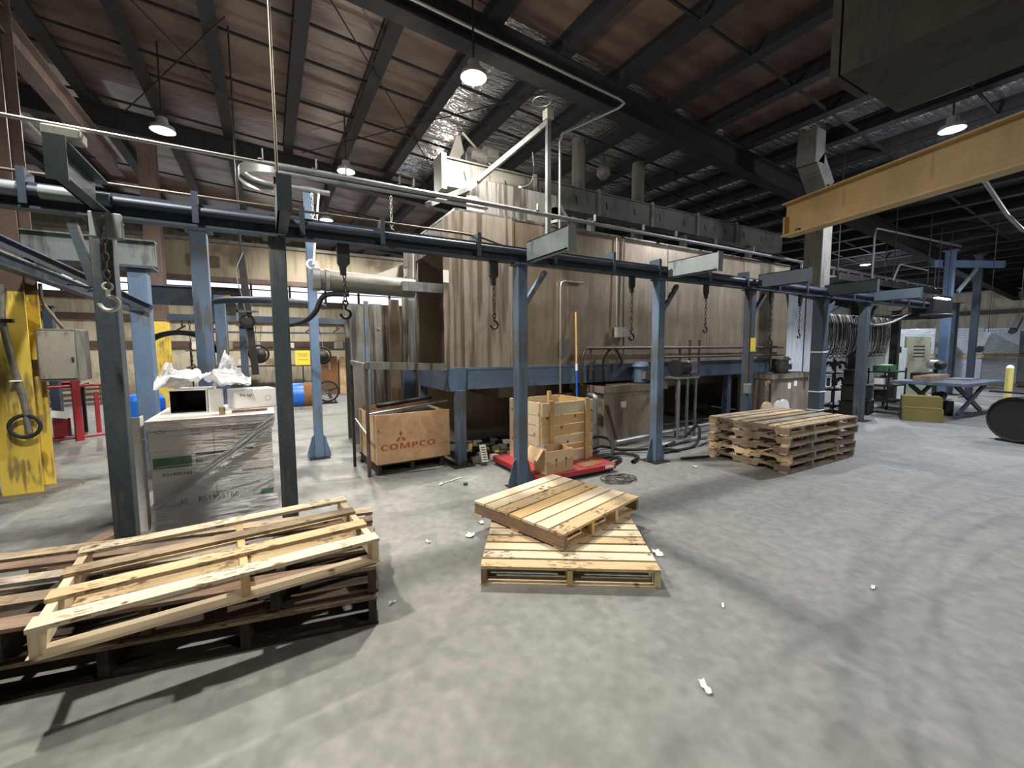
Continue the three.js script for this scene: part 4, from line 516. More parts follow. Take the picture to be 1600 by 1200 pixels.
  single('wooden_block', 'small square wooden block on the white carton lid', 'block', bx(0.045, 0.07, 0.045, -0.4, 1.022, -4.86, 0, 0.2, 0), M.woodPineB); single('wooden_strip', 'thin brown wooden strip on the white carton lid', 'strip', bx(0.3, 0.02, 0.04, -0.18, 0.997, -4.95, 0, 0.1, 0), M.woodBrown);
  const bags = thing('blue_drum', 'bright blue plastic drum behind the light blue column', 'drum', [-1.75, 0, -8.6]); part(bags, 'body', lathe([[0, 0], [0.26, 0.0], [0.29, 0.05], [0.3, 0.3], [0.29, 0.34], [0.3, 0.38], [0.3, 0.82], [0.26, 0.9], [0, 0.92]]), M.plasticBlue); part(bags, 'bung', cyl(0.03, 0.03, 0.03, 0.12, 0.93, 0), M.white);
  const bag2 = thing('blue_drum', 'bright blue plastic drum just right of the light blue column', 'drum', [-1.05, 0, -8.3]); part(bag2, 'body', lathe([[0, 0], [0.26, 0.0], [0.29, 0.05], [0.3, 0.3], [0.29, 0.34], [0.3, 0.38], [0.3, 0.82], [0.26, 0.9], [0, 0.92]]), M.plasticBlue); part(bag2, 'bung', cyl(0.03, 0.03, 0.03, 0.12, 0.93, 0), M.white);
}
// ---------------------------------------------------------------- trolleys, chains and hooks under the rail
function trolley(x, z, y, o) {
  const t = thing('chain_trolley', o.label, 'trolley', [x, y, z], o.turn ?? 0, undefined); if (o.plate) part(t, 'carrier_plate', prism([[-0.07, 0], [0.06, 0], [0.06, -0.2], [0.02, -0.25], [0.02, -0.33], [-0.04, -0.33], [-0.05, -0.24], [-0.07, -0.2]].map(([a, b]) => [a * (o.ps ?? 1), b * (o.ps ?? 1)]), 0.04).translate(0, 0, -0.02), o.pm ?? M.darkSteel);
  if (o.block) part(t, 'carrier_block', rbx(0.17, 0.17, 0.06, 0.008, 0.01, -0.06, -0.045), M.armGrey, 'grey carrier block'); const yc = o.plate ? -0.31 * (o.ps ?? 1) : -0.01; part(t, 'chain', chainGeo(V(0, yc, 0), o.len, o.r ?? 0.024, 0.006), o.cm ?? M.chainDark, undefined, true); part(t, 'hook', hookGeo(V(0, yc - o.len - 0.02, 0), o.hs ?? 1), o.hm ?? M.chainDark); return t;
}
const UB = RB - 0.005;
trolley(-0.92, CZ + 0.2, UB - 0.02, { block: true, label: 'pale crane hook on a steel chain in front of the slate post', len: 0.42, hs: 1.15, hm: M.hookPale, cm: M.chain, r: 0.028 });
trolley(0.63, CZ, UB, { plate: true, label: 'dark carrier plate with hook chain beside the grey suspended tube', len: 0.22, ps: 0.8 });
trolley(2.14, CZ, UB, { plate: true, ps: 0.75, label: 'dark carrier with long hook chain before the washer corner', len: 0.3, r: 0.026 });
trolley(4.18, CZ, UB, { plate: true, ps: 0.62, label: 'dark carrier with hook chain left of the blue post with hoses', len: 0.45, r: 0.024 });
trolley(5.7, CZ, UB, { plate: true, ps: 0.62, label: 'dark carrier with hook chain between blue post and labelled post', len: 0.33 });
trolley(7.42, CZ, UB, { plate: true, ps: 0.6, label: 'dark carrier with hook chain right of the labelled post', len: 0.5 });
trolley(8.35, CZ, UB, { plate: true, ps: 0.6, label: 'dark carrier with hook chain left of the thick strapped post', len: 0.4 });
// ---------------------------------------------------------------- left background: columns, jib, second line
{
  const c = thing('building_column', 'yellow and brown steel column with cable at the aisle edge', 'column'); part(c, 'lower_shaft', hcol(-2.42, -6.85, 0.02, 2.24, 0.32, 0.34), M.yellow, 'yellow painted lower shaft'); part(c, 'upper_shaft', hcol(-2.42, -6.85, 2.24, roofY(-2.4) - 0.02, 0.32, 0.34), M.brownSteel, 'brown upper shaft'); part(c, 'foot_pad', cyl(0.42, 0.44, 0.02, -2.42, 0.01, -6.85), M.greyDull);
  const cb = thing('power_cable', 'thick grey cable and coil strapped to the yellow column', 'cable'); part(cb, 'cable', hose([[-2.4, 2.3, -6.62], [-2.42, 1.95, -6.62], [-2.38, 1.5, -6.62], [-2.32, 1.05, -6.62], [-2.31, 0.7, -6.62]], 0.03, 40, 8), M.greyDull); part(cb, 'coil', torus(0.12, 0.02, -2.33, 0.78, -6.61, 0, 0, 6.28).scale(1, 1, 1), M.blackRubber); part(cb, 'clamp', bx(0.14, 0.04, 0.05, -2.4, 1.92, -6.6), M.darkSteel); part(cb, 'tie', bx(0.08, 0.015, 0.07, -2.36, 1.28, -6.61), M.white);
  const e = thing('electrical_cabinet', 'grey electrical cabinet hung beside the yellow column', 'cabinet'); part(e, 'body', rbx(0.34, 0.6, 0.4, 0.012, -2.08, 1.55, -7.0), M.greyDull); const dr = part(e, 'door', rbx(0.3, 0.54, 0.014, 0.005, -2.08, 1.55, -6.79), M.greyPaint); part(dr, 'latch', bx(0.02, 0.05, 0.02, -1.95, 1.5, -6.775), M.darkSteel); part(e, 'conduit', pipe([[-2.05, 1.84, -6.95], [-2.2, 2.15, -6.9], [-2.2, 2.36, -6.9]], 0.018), M.conduitDark); part(e, 'mount_bar', span(-2.4, -2.25, 1.4, 1.5, -7.0, -6.9), M.darkSteel);
  const b = thing('building_column', 'brown and yellow column rising behind the light blue column', 'column'); part(b, 'lower_shaft', hcol(-1.95, -11.6, 0, 2.2, 0.28, 0.3), M.yellow, 'yellow lower shaft'); part(b, 'upper_shaft', hcol(-1.95, -11.6, 2.2, roofY(-1.9) - 0.44, 0.28, 0.3), M.brownSteel);
  const rb = thing('runway_beam', 'rust brown runway beam along the building columns at left', 'beam'); part(rb, 'web', span(-2.41, -2.39, 5.05, 5.3, -11.4, -2), M.brownSteel); part(rb, 'bottom_flange', span(-2.5, -2.3, 5.03, 5.05, -11.4, -2), M.brownSteel); part(rb, 'top_flange', span(-2.5, -2.3, 5.3, 5.32, -11.4, -2), M.brownSteel);
  const rb2 = thing('service_pipe', 'pale service pipe running beside the brown runway beam', 'pipe'); part(rb2, 'pipe', pipe([[-2.75, 5.0, -2], [-2.7, 4.7, -9.2], [-2.2, 3.9, -9.3], [-2.15, 3.85, -9.5]], 0.022), M.conduit);
  // light blue column with beam to the left
  const lb = thing('frame_column', 'light blue square column behind the wrapped cartons', 'column'); part(lb, 'shaft', rbx(0.19, 2.58, 0.19, 0.01, -1.33, 1.3, -6.9), M.blueBright); part(lb, 'base_plate', bx(0.4, 0.012, 0.4, -1.33, 0.006, -6.9), M.darkSteel); part(lb, 'cap_plate', bx(0.34, 0.03, 0.34, -1.33, 2.605, -6.9), M.blueDark);
  const gb = thing('frame_beam', 'grey deep frame beam resting on the light blue column', 'beam'); part(gb, 'web', span(-3.8, -1.15, 2.625, 2.93, -6.93, -6.9), M.armGrey); part(gb, 'flange', span(-3.8, -1.15, 2.93, 2.945, -7.0, -6.83), M.armGrey); part(gb, 'lower_flange', span(-3.8, -1.15, 2.622, 2.634, -7.0, -6.83), M.darkSteel);
  const db = thing('diagonal_brace', 'blue diagonal brace sloping down to the light blue column', 'brace'); part(db, 'angle_leg', beam(V(-2.75, 2.98, -6.3), V(-1.2, 2.1, -6.75), 0.012, 0.11), M.blueDark); part(db, 'top_leg', beam(V(-2.75, 3.03, -6.26), V(-1.2, 2.15, -6.71), 0.09, 0.012), M.blue);
  const r2 = thing('return_rail', 'blue return conveyor rail running away beside the yellow column', 'conveyor rail'); part(r2, 'web', beam(V(-2.08, 2.45, -5), V(-2.45, 2.45, -13.9), 0.03, 0.1), M.railBlue); part(r2, 'lower_flange', beam(V(-2.08, 2.39, -5), V(-2.45, 2.39, -13.9), 0.11, 0.02), M.railBlue); part(r2, 'upper_flange', beam(V(-2.08, 2.51, -5), V(-2.45, 2.51, -13.9), 0.11, 0.02), M.armGrey);
  // cluster of blue posts
  const P = [[-0.92, -9.0, 3.6, 0.24, M.blue, 'tall thick blue post at the middle of the far rail cluster'], [-0.69, -9.1, 2.55, 0.16, M.blue, 'shorter blue post touching the tall thick blue post'], [-0.78, -11.0, 2.4, 0.13, M.blueDark, 'thin dark blue post behind the thick blue post'], [-0.42, -10.5, 2.1, 0.13, M.blueDark, 'thin blue post left of the hanging hoist ball'], [0.6, -6.79, 3.85, 0.12, M.blueBright, 'tall blue post holding the grey suspended tube'], [-3.4, -10.9, 2.4, 0.13, M.blueDark, 'blue post beyond the red barrier'], [1.3, -15.5, 2.4, 0.12, M.blueDark, 'blue post beside the far brown cartons']];
  for (const [x, z, h, w, m, l] of P) post(x, z, h, w, m, l, { name: 'frame_post', group: 'blue posts behind the line', gusset: w === 0.12 && z > -7, bp: z === -9.0 || z === -9.1 ? 1.15 : 2.3, top: z !== -9.1 });
  const xb = thing('cross_beam', 'blue grey cross beam between the far blue posts', 'beam'); part(xb, 'web', span(-1.75, -1.06, 2.35, 2.65, -9.05, -9.0), M.blueDark); part(xb, 'flange', span(-1.75, -1.06, 2.65, 2.665, -9.12, -8.94), M.blue);
  const fr = thing('far_rail', 'dark blue far rail with hangers crossing behind the posts', 'conveyor rail'); part(fr, 'rail', span(-1.6, 3.2, 2.16, 2.28, -10.2, -10.14), M.railBlue); part(fr, 'lower_rail', span(-1.6, 3.0, 1.98, 2.02, -11.6, -11.56), M.railBlue); for (let x = -1.4; x < 3; x += 0.55) part(fr, 'hanger', [span(x, x + 0.03, 2.02, 2.16, -10.19, -10.15), bx(0.16, 0.03, 0.05, x, 2.02, -10.17, 0, 0, 0.6)], M.darkSteel);
  const cv = new THREE.TorusGeometry(0.8, 0.05, 8, 24, Math.PI * 0.9).toNonIndexed(); cv.rotateX(Math.PI / 2); cv.translate(0.1, 2.35, -8.3); single('curved_track', 'dark blue curved track segment beyond the suspended tube', 'track', [cv], M.railBlue);
  const sc = new THREE.TorusGeometry(0.5, 0.06, 8, 24, Math.PI).toNonIndexed(); sc.scale(1, 0.7, 1); sc.translate(-1.3, 1.55, -9.2); single('chain_guard', 'black arched chain guard between the far blue posts', 'guard', [sc], M.black);
  // suspended grey tube
  const gt = thing('balance_tube', 'grey horizontal tube slung by ropes between blue post and washer', 'tube'); part(gt, 'tube', rod(V(0.5, 2.43, -5.6), V(1.72, 2.4, -5.6), 0.125, 20), M.greyDull); part(gt, 'end_cap', [cyl(0.14, 0.14, 0.08, 0.54, 2.43, -5.6, 'x'), cyl(0.135, 0.135, 0.04, 0.66, 2.43, -5.6, 'x')], M.galv); part(gt, 'clamp_bar', bx(0.55, 0.12, 0.07, 1.8, 2.4, -5.45), M.galv); part(gt, 'rope', [rod(V(0.52, 2.6, -5.6), V(0.62, 3.46, -5.72), 0.012), rod(V(1.72, 2.54, -5.6), V(1.7, 3.0, -5.5), 0.01)], M.white); part(gt, 'knot', torus(0.05, 0.012, 0.5, 2.6, -5.6), M.white); part(gt, 'cable_bundle', hose([[0.9, 2.27, -5.55], [0.62, 2.24, -5.6], [0.52, 2.05, -5.62], [0.42, 1.95, -5.8], [0.2, 1.9, -6.2]], 0.03), M.blackRubber);
  trolley(0.52, -5.46, 3.38, { label: 'short pale chain hanging from the upper monorail turn', len: 0.2, cm: M.hookPale, hm: M.hookPale, hs: 0.8 }); trolley(1.35, -5.2, 3.41, { label: 'short pale chain hanging from the straight upper monorail', len: 0.3, cm: M.hookPale, hm: M.hookPale, hs: 0.7 });
  // hoist arm hanging in the middle distance
  const ha = thing('hanging_hoist', 'dark inclined hoist arm with pulley hanging among the blue posts', 'hoist'); part(ha, 'arm', beam(V(-0.29, 3.1, -8.0), V(-0.18, 1.2, -8.0), 0.1, 0.13), M.darkSteel); part(ha, 'pulley', [cyl(0.1, 0.1, 0.06, -0.25, 2.05, -7.93, 'z'), torus(0.1, 0.015, -0.25, 2.05, -7.89)], M.darkSteel); part(ha, 'bracket', [bx(0.3, 0.03, 0.04, -0.24, 2.2, -7.9), bx(0.03, 0.3, 0.04, -0.38, 2.2, -7.9)], M.galv); part(ha, 'cable', hose([[-0.26, 3.1, -7.92], [-0.36, 2.8, -7.9], [-0.3, 2.4, -7.9], [-0.26, 2.1, -7.9]], 0.01), M.galv); part(ha, 'hanger', rod(V(-0.29, 3.1, -8), V(-0.29, roofY(0) + 0.26, -8), 0.012), M.darkSteel);
  for (const [x, z, y, l] of [[-0.14, -9.3, 1.5, 'black hoist ball on wires left of the slate post'], [0.95, -9.3, 1.46, 'black hoist ball on wires right of the tall blue post']]) { const t = thing('hoist_ball', l, 'hoist', [x, y, z]); part(t, 'ball', lathe([[0, -0.14], [0.1, -0.1], [0.13, 0], [0.1, 0.08], [0.04, 0.12], [0, 0.12]]), M.black); part(t, 'handle', torus(0.16, 0.018, 0, 0.02, 0), M.blackRubber); part(t, 'wire', [rod(V(-0.03, 0.12, 0), V(-0.05, 0.62, -0.9), 0.006), rod(V(0.03, 0.12, 0), V(0.05, 0.62, -0.9), 0.006)], M.darkSteel); }
  for (const [x, z, y, len, l] of [[-1.75, -7.6, 2.4, 0.75, 'dark chain hanging left of the slate post'], [-1.7, -8.4, 2.5, 1.2, 'long dark chain hanging beside the light blue column'], [-1.27, -10.17, 2.13, 0.7, 'dark chain hanging before the far yellow column']]) { const t = thing('hanging_chain', l, 'chain', [x, y, z]); part(t, 'chain', chainGeo(V(0, 0, 0), len, 0.03, 0.007), M.chainDark, undefined, true); part(t, 'hook', hookGeo(V(0, -len - 0.02, 0), 1), M.chainDark); part(t, 'hanger', rod(V(0, 0, 0), V(x < -1.6 ? -2.2 - x : 0, x < -1.6 ? 2.45 - y : 0.06, 0), 0.01), M.darkSteel); }
  // red barrier
  const g = thing('red_barrier', 'red tubular barrier gate on posts behind the yellow column', 'barrier', [-3.32, 0, -10.14], 0.47); part(g, 'frame', pipe([[0, 0.06, 0], [0.0, 0.98, 0], [1.1, 0.98, 0], [1.1, 0.06, 0], [0, 0.06, 0.001]], 0.022), M.red); for (const x of [0.62, 0.78, 0.93]) part(g, 'bar', span(x, x + 0.06, 0.1, 0.86, -0.02, 0.02), M.redDark); part(g, 'upright', span(0.34, 0.44, 0, 1.15, -0.05, 0.05), M.red); part(g, 'back_panel', span(0.08, 0.3, 0.1, 0.42, -0.05, -0.03), M.redDark); part(g, 'notice', bx(0.22, 0.12, 0.01, 0.16, 0.5, 0.03, 0, 0, -0.25), M.paper);
  single('red_cone', 'tall narrow red traffic cone beyond the electrical cabinet', 'cone', lathe([[0, 0.95], [0.03, 0.95], [0.14, 0.05], [0.2, 0.05], [0.2, 0], [0, 0]], -3.35, 0.98, -11.2), M.red); single('cone_shelf', 'dark steel shelf stand holding the red cone', 'stand', [span(-3.6, -3.1, 0.9, 0.97, -11.45, -10.97), span(-3.55, -3.5, 0, 0.9, -11.4, -11.35), span(-3.2, -3.15, 0, 0.9, -11.4, -11.35)], M.darkSteel);
}
// far wall clutter
for (let k = 0; k < 4; k++) { const t = thing('far_pallet', ['lowest', 'second', 'third', 'uppermost'][k] + ' pallet of the small stack by the cream wall', 'pallet', [-4.9, k * 0.16, -17.3], 0.1); for (const z of [-0.4, -0.2, 0, 0.2, 0.4]) part(t, 'deck_board', span(-0.55, 0.55, 0.12, 0.14, z, z + 0.1), M.woodOldC); for (const x of [-0.53, 0, 0.5]) part(t, 'stringer', span(x, x + 0.04, 0.015, 0.12, -0.4, 0.5), M.woodBrown); }
for (const [x, z, w, h, d, m, l] of [[1.9, -16.6, 0.5, 1.35, 0.5, M.cardDark, 'tall brown carton standing far behind the round fan'], [2.45, -16.6, 0.45, 1.35, 0.5, M.card, 'tall brown carton right of its neighbour behind the fan'], [3.1, -16.3, 0.7, 0.95, 0.6, M.card, 'squat brown carton stack beside the vestibule'], [3.05, -16.35, 0.5, 0.4, 0.45, M.cardDark, 'small brown carton on the squat carton']]) { const y = l.startsWith('small') ? 0.951 : 0; const t = thing('carton', l, 'box', [x, y, z]); part(t, 'body', rbx(w, h, d, 0.008, 0, h / 2, 0), m); part(t, 'tape', bx(0.06, h * 0.2, 0.004, 0, h * 0.75, d / 2 + 0.002), M.woodOldC); }
{ const f = thing('round_fan', 'round black floor fan before the far cartons', 'fan', [1.5, 0, -13.6]); part(f, 'ring', torus(0.3, 0.03, 0, 0.36, 0), M.blackRubber); part(f, 'grille', [0.08, 0.15, 0.22].map((r) => torus(r, 0.006, 0, 0.36, 0.05)), M.darkSteel); for (let k = 0; k < 4; k++) { const b = bx(0.24, 0.1, 0.012, 0.12, 0, 0, 0.5, 0, 0); b.rotateZ(k * 1.57 + 0.4); b.translate(0, 0.36, 0); part(f, 'blade', b, M.greyDull); } part(f, 'stand', [bx(0.5, 0.03, 0.3, 0, 0.015, 0), bx(0.04, 0.08, 0.04, -0.2, 0.05, 0), bx(0.04, 0.08, 0.04, 0.2, 0.05, 0)], M.black);
  const d = thing('blue_drum', 'blue drum lying on its side left of the tall blue post', 'drum', [0.75, 0.36, -12.9]); part(d, 'body', lathe([[0, -0.4], [0.3, -0.4], [0.33, -0.35], [0.33, 0.35], [0.3, 0.4], [0, 0.4]]).rotateZ(Math.PI / 2), M.plasticBlue); part(d, 'brown_wrap', cyl(0.34, 0.34, 0.3, 0.2, 0, 0, 'x'), M.cardDark); part(d, 'cradle', bx(0.7, 0.06, 0.4, 0, -0.33, 0), M.woodOld);
  const s = thing('yellow_sign', 'yellow printed sign board behind the slate post', 'sign', [0.96, 1.34, -15]); const bd = part(s, 'board', bx(0.42, 0.46, 0.02), M.signYellow); part(bd, 'text_bars', [bx(0.3, 0.03, 0.006, 0, 0.12, 0.012), bx(0.26, 0.03, 0.006, 0, 0.06, 0.012), bx(0.3, 0.03, 0.006, 0, -0.06, 0.012)], M.craneYellow); part(s, 'pole', span(-0.02, 0.02, -1.34, -0.22, -0.05, -0.02), M.darkSteel);
  const b = thing('wall_cabinet', 'pale box cabinet on the cream wall', 'cabinet', [-6.1, 1.5, -21.9]); part(b, 'body', rbx(0.5, 0.9, 0.2, 0.01, 0, 0, 0.05), M.greyPaint); part(b, 'door', bx(0.44, 0.8, 0.02, 0, 0, 0.16), M.machineWhite);
  const sh = thing('storage_shelf', 'long far shelf with pale bundles under the cream wall', 'shelf', [0.3, 0, -20.5]); part(sh, 'board', span(-3, 3.4, 0.9, 0.95, -0.4, 0.4), M.brownSteel); part(sh, 'upper_board', span(-3, 3.4, 1.55, 1.6, -0.4, 0.4), M.brownSteel); for (const x of [-2.9, 0.2, 3.3]) part(sh, 'upright', span(x, x + 0.06, 0, 1.9, -0.05, 0.05), M.darkSteel);
  for (let i = 0; i < 12; i++) single('pale_bundle', 'pale wrapped bundle on the long far shelf', 'bundle', rbx(0.34, 0.22 + 0.1 * rnd(), 0.5, 0.03, -2.35 + i * 0.49 + (i > 5 ? 0.25 : 0), (i % 2 ? 0.955 : 1.605) + 0.16, -20.5), [M.cardWhite, M.greyPaint, M.woodOldC][i % 3], 'bundles on the far shelf');
  const ex = thing('extractor_box', 'dark square extractor box under the tan header', 'extractor', [-0.9, 2.95, -14.75]); part(ex, 'body', rbx(1.1, 0.8, 0.5, 0.01), M.darkSteel); part(ex, 'yellow_tag', bx(0.12, 0.08, 0.01, 0, 0.15, 0.256), M.signYellow); part(ex, 'hanger', [rod(V(-0.4, 0.4, 0.1), V(-0.4, 0.62, 0.6), 0.02), rod(V(0.4, 0.4, 0.1), V(0.4, 0.62, 0.6), 0.02)], M.darkSteel);
}
// ---------------------------------------------------------------- overhead right: crane beam, downspout, duct
{
  const c = thing('crane_beam', 'large yellow jib crane beam reaching over the aisle', 'crane'), a = V(7.09, 3.55, -3.74), b = V(5.2, 3.55, 2.7), dir = b.clone().sub(a).normalize(), L = a.distanceTo(b);
  const g = ibeam(a, b, 0.2, 0.5, 0.022, 0.016); part(c, 'beam', g, M.craneYellow); part(c, 'end_stop', beam(a.clone().addScaledVector(dir, 0.03).setY(3.46), a.clone().addScaledVector(dir, 0.06).setY(3.46), 0.19, 0.26), M.craneYellow); part(c, 'stop_bolt', bx(0.05, 0.05, 0.05, 6.99, 3.35, -3.52), M.darkSteel);
  const m = thing('crane_mast', 'yellow mast carrying the jib crane beam', 'mast'); part(m, 'mast', cyl(0.16, 0.16, 3.27, 5.2, 1.655, 2.8), M.craneYellow); part(m, 'base_plate', bx(0.7, 0.02, 0.7, 5.2, 0.01, 2.8), M.darkSteel);
  const d = thing('downspout', 'grey square downspout with an offset elbow behind the crane beam', 'duct'); const w = 0.34; part(d, 'lower_run', rbx(w, 2.0, w, 0.02, 9.5, 3.7, -4.4), M.greyDull); part(d, 'offset', beam(V(9.5, 4.66, -4.4), V(9.08, 5.1, -4.4), w, w * 0.98), M.greyDull); part(d, 'upper_run', rbx(w, roofY(9) - 4.95, w, 0.02, 9.06, (roofY(9) + 5.05) / 2, -4.4), M.greyDull);
  const u = thing('air_handler', 'big dark hanging air handler box near the roof', 'air handler'); part(u, 'casing', rbx(1.5, 0.95, 2.9, 0.02, 6.26, 5.0, -0.98), M.casing); part(u, 'end_cowl', prism([[5.5, 4.5], [6.2, 4.5], [6.2, 5.4], [5.5, 5.4]], 0.08).translate(0, 0.02, -2.52), M.casing); for (const z of [-2.2, 0.2]) part(u, 'hanger', [rod(V(5.7, 5.4, z), V(5.7, roofY(5.7) + 0.03, z), 0.015), rod(V(6.8, 5.4, z), V(6.8, roofY(6.8) + 0.03, z), 0.015)], M.darkSteel);
  single('bare_bulb_dome', 'dark round bell fixture under the girder', 'fixture', lathe([[0, 0.14], [0.06, 0.13], [0.13, 0.05], [0.13, -0.05], [0.06, -0.14], [0, -0.15]], 5.9, 5.05, -6.6), M.greyDull); single('fixture_rod', 'short rod above the round bell fixture', 'rod', rod(V(5.9, 5.19, -6.6), V(5.9, roofY(5.9) + 0.02, -6.6), 0.01), M.darkSteel);
  for (const [p, r, l] of [[[[13.6, 2.9, -5.0], [13.6, 4.62, -5.0], [18.4, 4.62, -4.6]], 0.025, 'pale bent conduit rising beyond the crane beam'], [[[9.8, 4.5, -2.4], [13.6, 4.35, -2.75], [14.6, 4.15, -2.7], [15.6, 4.2, -2.7], [19.5, 3.95, -2.9]], 0.04, 'pale crooked pipe under the roof past the crane beam'], [[[10.5, 4.75, -2.0], [22, 4.2, -2.4]], 0.02, 'thin straight conduit under the roof past the crane beam'], [[[12.5, 3.1, -4.2], [12.8, 3.5, -4.2], [14.5, 3.5, -4.2]], 0.02, 'thin bent conduit near the tall post frames']]) single('roof_conduit', l, 'conduit', pipe(p, r), M.conduit);
  for (const [x, z, l] of [[8.6, -9.3, 'left'], [10.2, -8.9, 'right']]) { const t = thing('roof_stack', `grey round flue stack rising from the washer, ${l} one of two`, 'flue', [x - 3.2, 0, -6.75]); part(t, 'pipe', cyl(0.13, 0.13, roofY(x) - 3.46, 0, (roofY(x) + 3.46) / 2, 0), M.greyDull); part(t, 'collar', cyl(0.17, 0.17, 0.06, 0, 3.5, 0), M.darkSteel); }
}
// ---------------------------------------------------------------- right background
const coilMat = [M.greyDull, M.conduit, M.conduitDark, M.greyDull, M.darkSteel];
{ const r = thing('hose_rack', 'long bar rack hanging below the far conveyor end', 'rack'); part(r, 'bar', rod(V(10.2, 2.26, -4.62), V(13.6, 2.26, -4.62), 0.02), M.darkSteel); part(r, 'hanger', [rod(V(10.4, 2.26, -4.62), V(10.4, 2.52, -4.2), 0.012), rod(V(13.3, 2.26, -4.62), V(13.3, 2.52, -4.2), 0.012)], M.darkSteel); part(r, 'front_hose', hose([[11.2, 2.25, -4.4], [12.0, 2.1, -4.35], [12.8, 2.16, -4.3], [13.6, 2.4, -4.2]], 0.03), M.conduit); }
for (let i = 0; i < 48; i++) { const x = 10.28 + i * 0.07, R = 0.3 + 0.06 * Math.sin(i * 2.1), g = new THREE.TorusGeometry(R, 0.019, 6, 26).toNonIndexed(); g.scale(0.3, 1.35, 1); g.rotateY(Math.PI / 2 + rr(-0.12, 0.12)); const m = single('hanging_loop', 'steel hose loop hanging on the rack at the conveyor end', 'hose loop', [g], coilMat[i % 5], 'hose loops on the rack'); m.position.set(x, 2.3 - R * 1.35, -4.62); const h = g.clone(); h.scale(0.82, 0.9, 0.82); const q = part(m, 'inner_loop', h, coilMat[(i + 2) % 5]); q.position.set(0, 0.03, 0); }
{
  const c = thing('tool_cart', 'dark two-shelf tool cart beside the grey conveyor post', 'cart', [13.6, 0, -4.75], -0.1); for (const y of [0.2, 0.6, 0.95]) part(c, 'shelf', rbx(0.9, 0.04, 0.5, 0.01, 0.4, y, 0), M.black); for (const [x, z] of [[0, -0.22], [0.8, -0.22], [0, 0.22], [0.8, 0.22]]) part(c, 'upright', span(x, x + 0.03, 0.08, 1.05, z, z + 0.03), M.darkSteel); for (const [x, z] of [[0.02, -0.2], [0.8, -0.2], [0.02, 0.22], [0.8, 0.22]]) part(c, 'caster', cyl(0.05, 0.05, 0.03, x, 0.05, z, 'z'), M.black);
  const gt = thing('green_tray', 'green plastic tray on the dark tool cart', 'tray', [14.0, 0.97, -4.75]); part(gt, 'tray', [span(-0.32, 0.32, 0, 0.02, -0.14, 0.14), span(-0.32, 0.32, 0.02, 0.14, 0.12, 0.14), span(-0.32, 0.32, 0.02, 0.14, -0.14, -0.12), span(-0.32, -0.3, 0.02, 0.14, -0.12, 0.12), span(0.3, 0.32, 0.02, 0.14, -0.12, 0.12)], M.greenPaint); for (let i = 0; i < 4; i++) single('green_part', 'green formed part lying in the green tray', 'part', rbx(0.12, 0.14, 0.2, 0.03, 13.78 + i * 0.145, 1.062, -4.75), flat(128, 168, 104, 0.4), 'green parts in the tray');
  for (const [x, y, s, m, l] of [[13.75, 0.622, 0.18, M.cardWhite, 'white carton on the middle shelf of the tool cart'], [14.15, 0.622, 0.2, M.greyPaint, 'grey container on the middle shelf of the tool cart'], [13.9, 0.222, 0.24, M.darkSteel, 'dark bin on the bottom shelf of the tool cart']]) { const t = thing('container', l, 'container', [x, y, -4.75]); part(t, 'body', rbx(s, s * 0.95, s, 0.01, 0, s * 0.475, 0), m); part(t, 'lid', rbx(s * 1.06, 0.02, s * 1.06, 0.005, 0, s * 0.95 + 0.01, 0), M.darkSteel); }
  // scissor lift table
  const t = thing('lift_table', 'blue scissor lift table with worn wood plank on top', 'table', [13.75, 0, -3.55], -0.05); part(t, 'tabletop', rbx(2.2, 0.07, 1.3, 0.01, 0.2, 0.76, 0), M.blue, 'blue steel table top'); for (const s of [-1, 1]) { part(t, 'scissor_arm', beam(V(-0.6, 0.08, s * 0.45), V(0.9, 0.72, s * 0.45), 0.04, 0.1), M.blueDark); part(t, 'scissor_arm', beam(V(0.9, 0.08, s * 0.4), V(-0.6, 0.72, s * 0.4), 0.04, 0.1), M.blueDark); } part(t, 'base_frame', [span(-0.8, 1.1, 0, 0.07, 0.42, 0.5), span(-0.8, 1.1, 0, 0.07, -0.5, -0.42)], M.blueDark);
  single('floor_plate', 'dark steel floor plate under the lift table', 'plate', bx(3.4, 0.006, 1.9, 13.9, 0.003, -3.3), M.greyDull);
  single('thick_plank', 'long worn wooden plank lying on the lift table', 'plank', bx(1.5, 0.12, 0.3, 13.7, 0.856, -3.75, 0, 0.05, 0, { grain: true }), M.woodOldB); single('steel_sheet', 'pale steel sheet lying on the lift table end', 'sheet', bx(0.7, 0.03, 0.4, 14.5, 0.811, -3.4), M.galv); { const b = thing('black_box', 'long low black case on the lift table', 'case', [14.2, 0.797, -4.06]); part(b, 'body', rbx(0.9, 0.16, 0.2, 0.02, 0, 0.08, 0), M.black); part(b, 'lid_line', bx(0.9, 0.008, 0.205, 0, 0.11, 0), M.darkSteel); }
  // moulded step
  const s = thing('step_stool', 'olive two-step moulded stool in front of the lift table', 'step stool', [12.3, 0, -3.5], -1.2); const prof = [[-0.33, 0], [0.33, 0], [0.29, 0.26], [0.12, 0.27], [0.09, 0.5], [-0.28, 0.5]], olive = flat(104, 96, 48, 0.7); part(s, 'body', prism(prof, 0.62, 0.012).rotateY(-Math.PI / 2).translate(0.31, 0, 0), olive); part(s, 'upper_tread', bx(0.58, 0.012, 0.32, 0, 0.515, -0.1), flat(126, 116, 60, 0.9)); part(s, 'lower_tread', bx(0.58, 0.012, 0.16, 0, 0.284, 0.22), flat(126, 116, 60, 0.9));
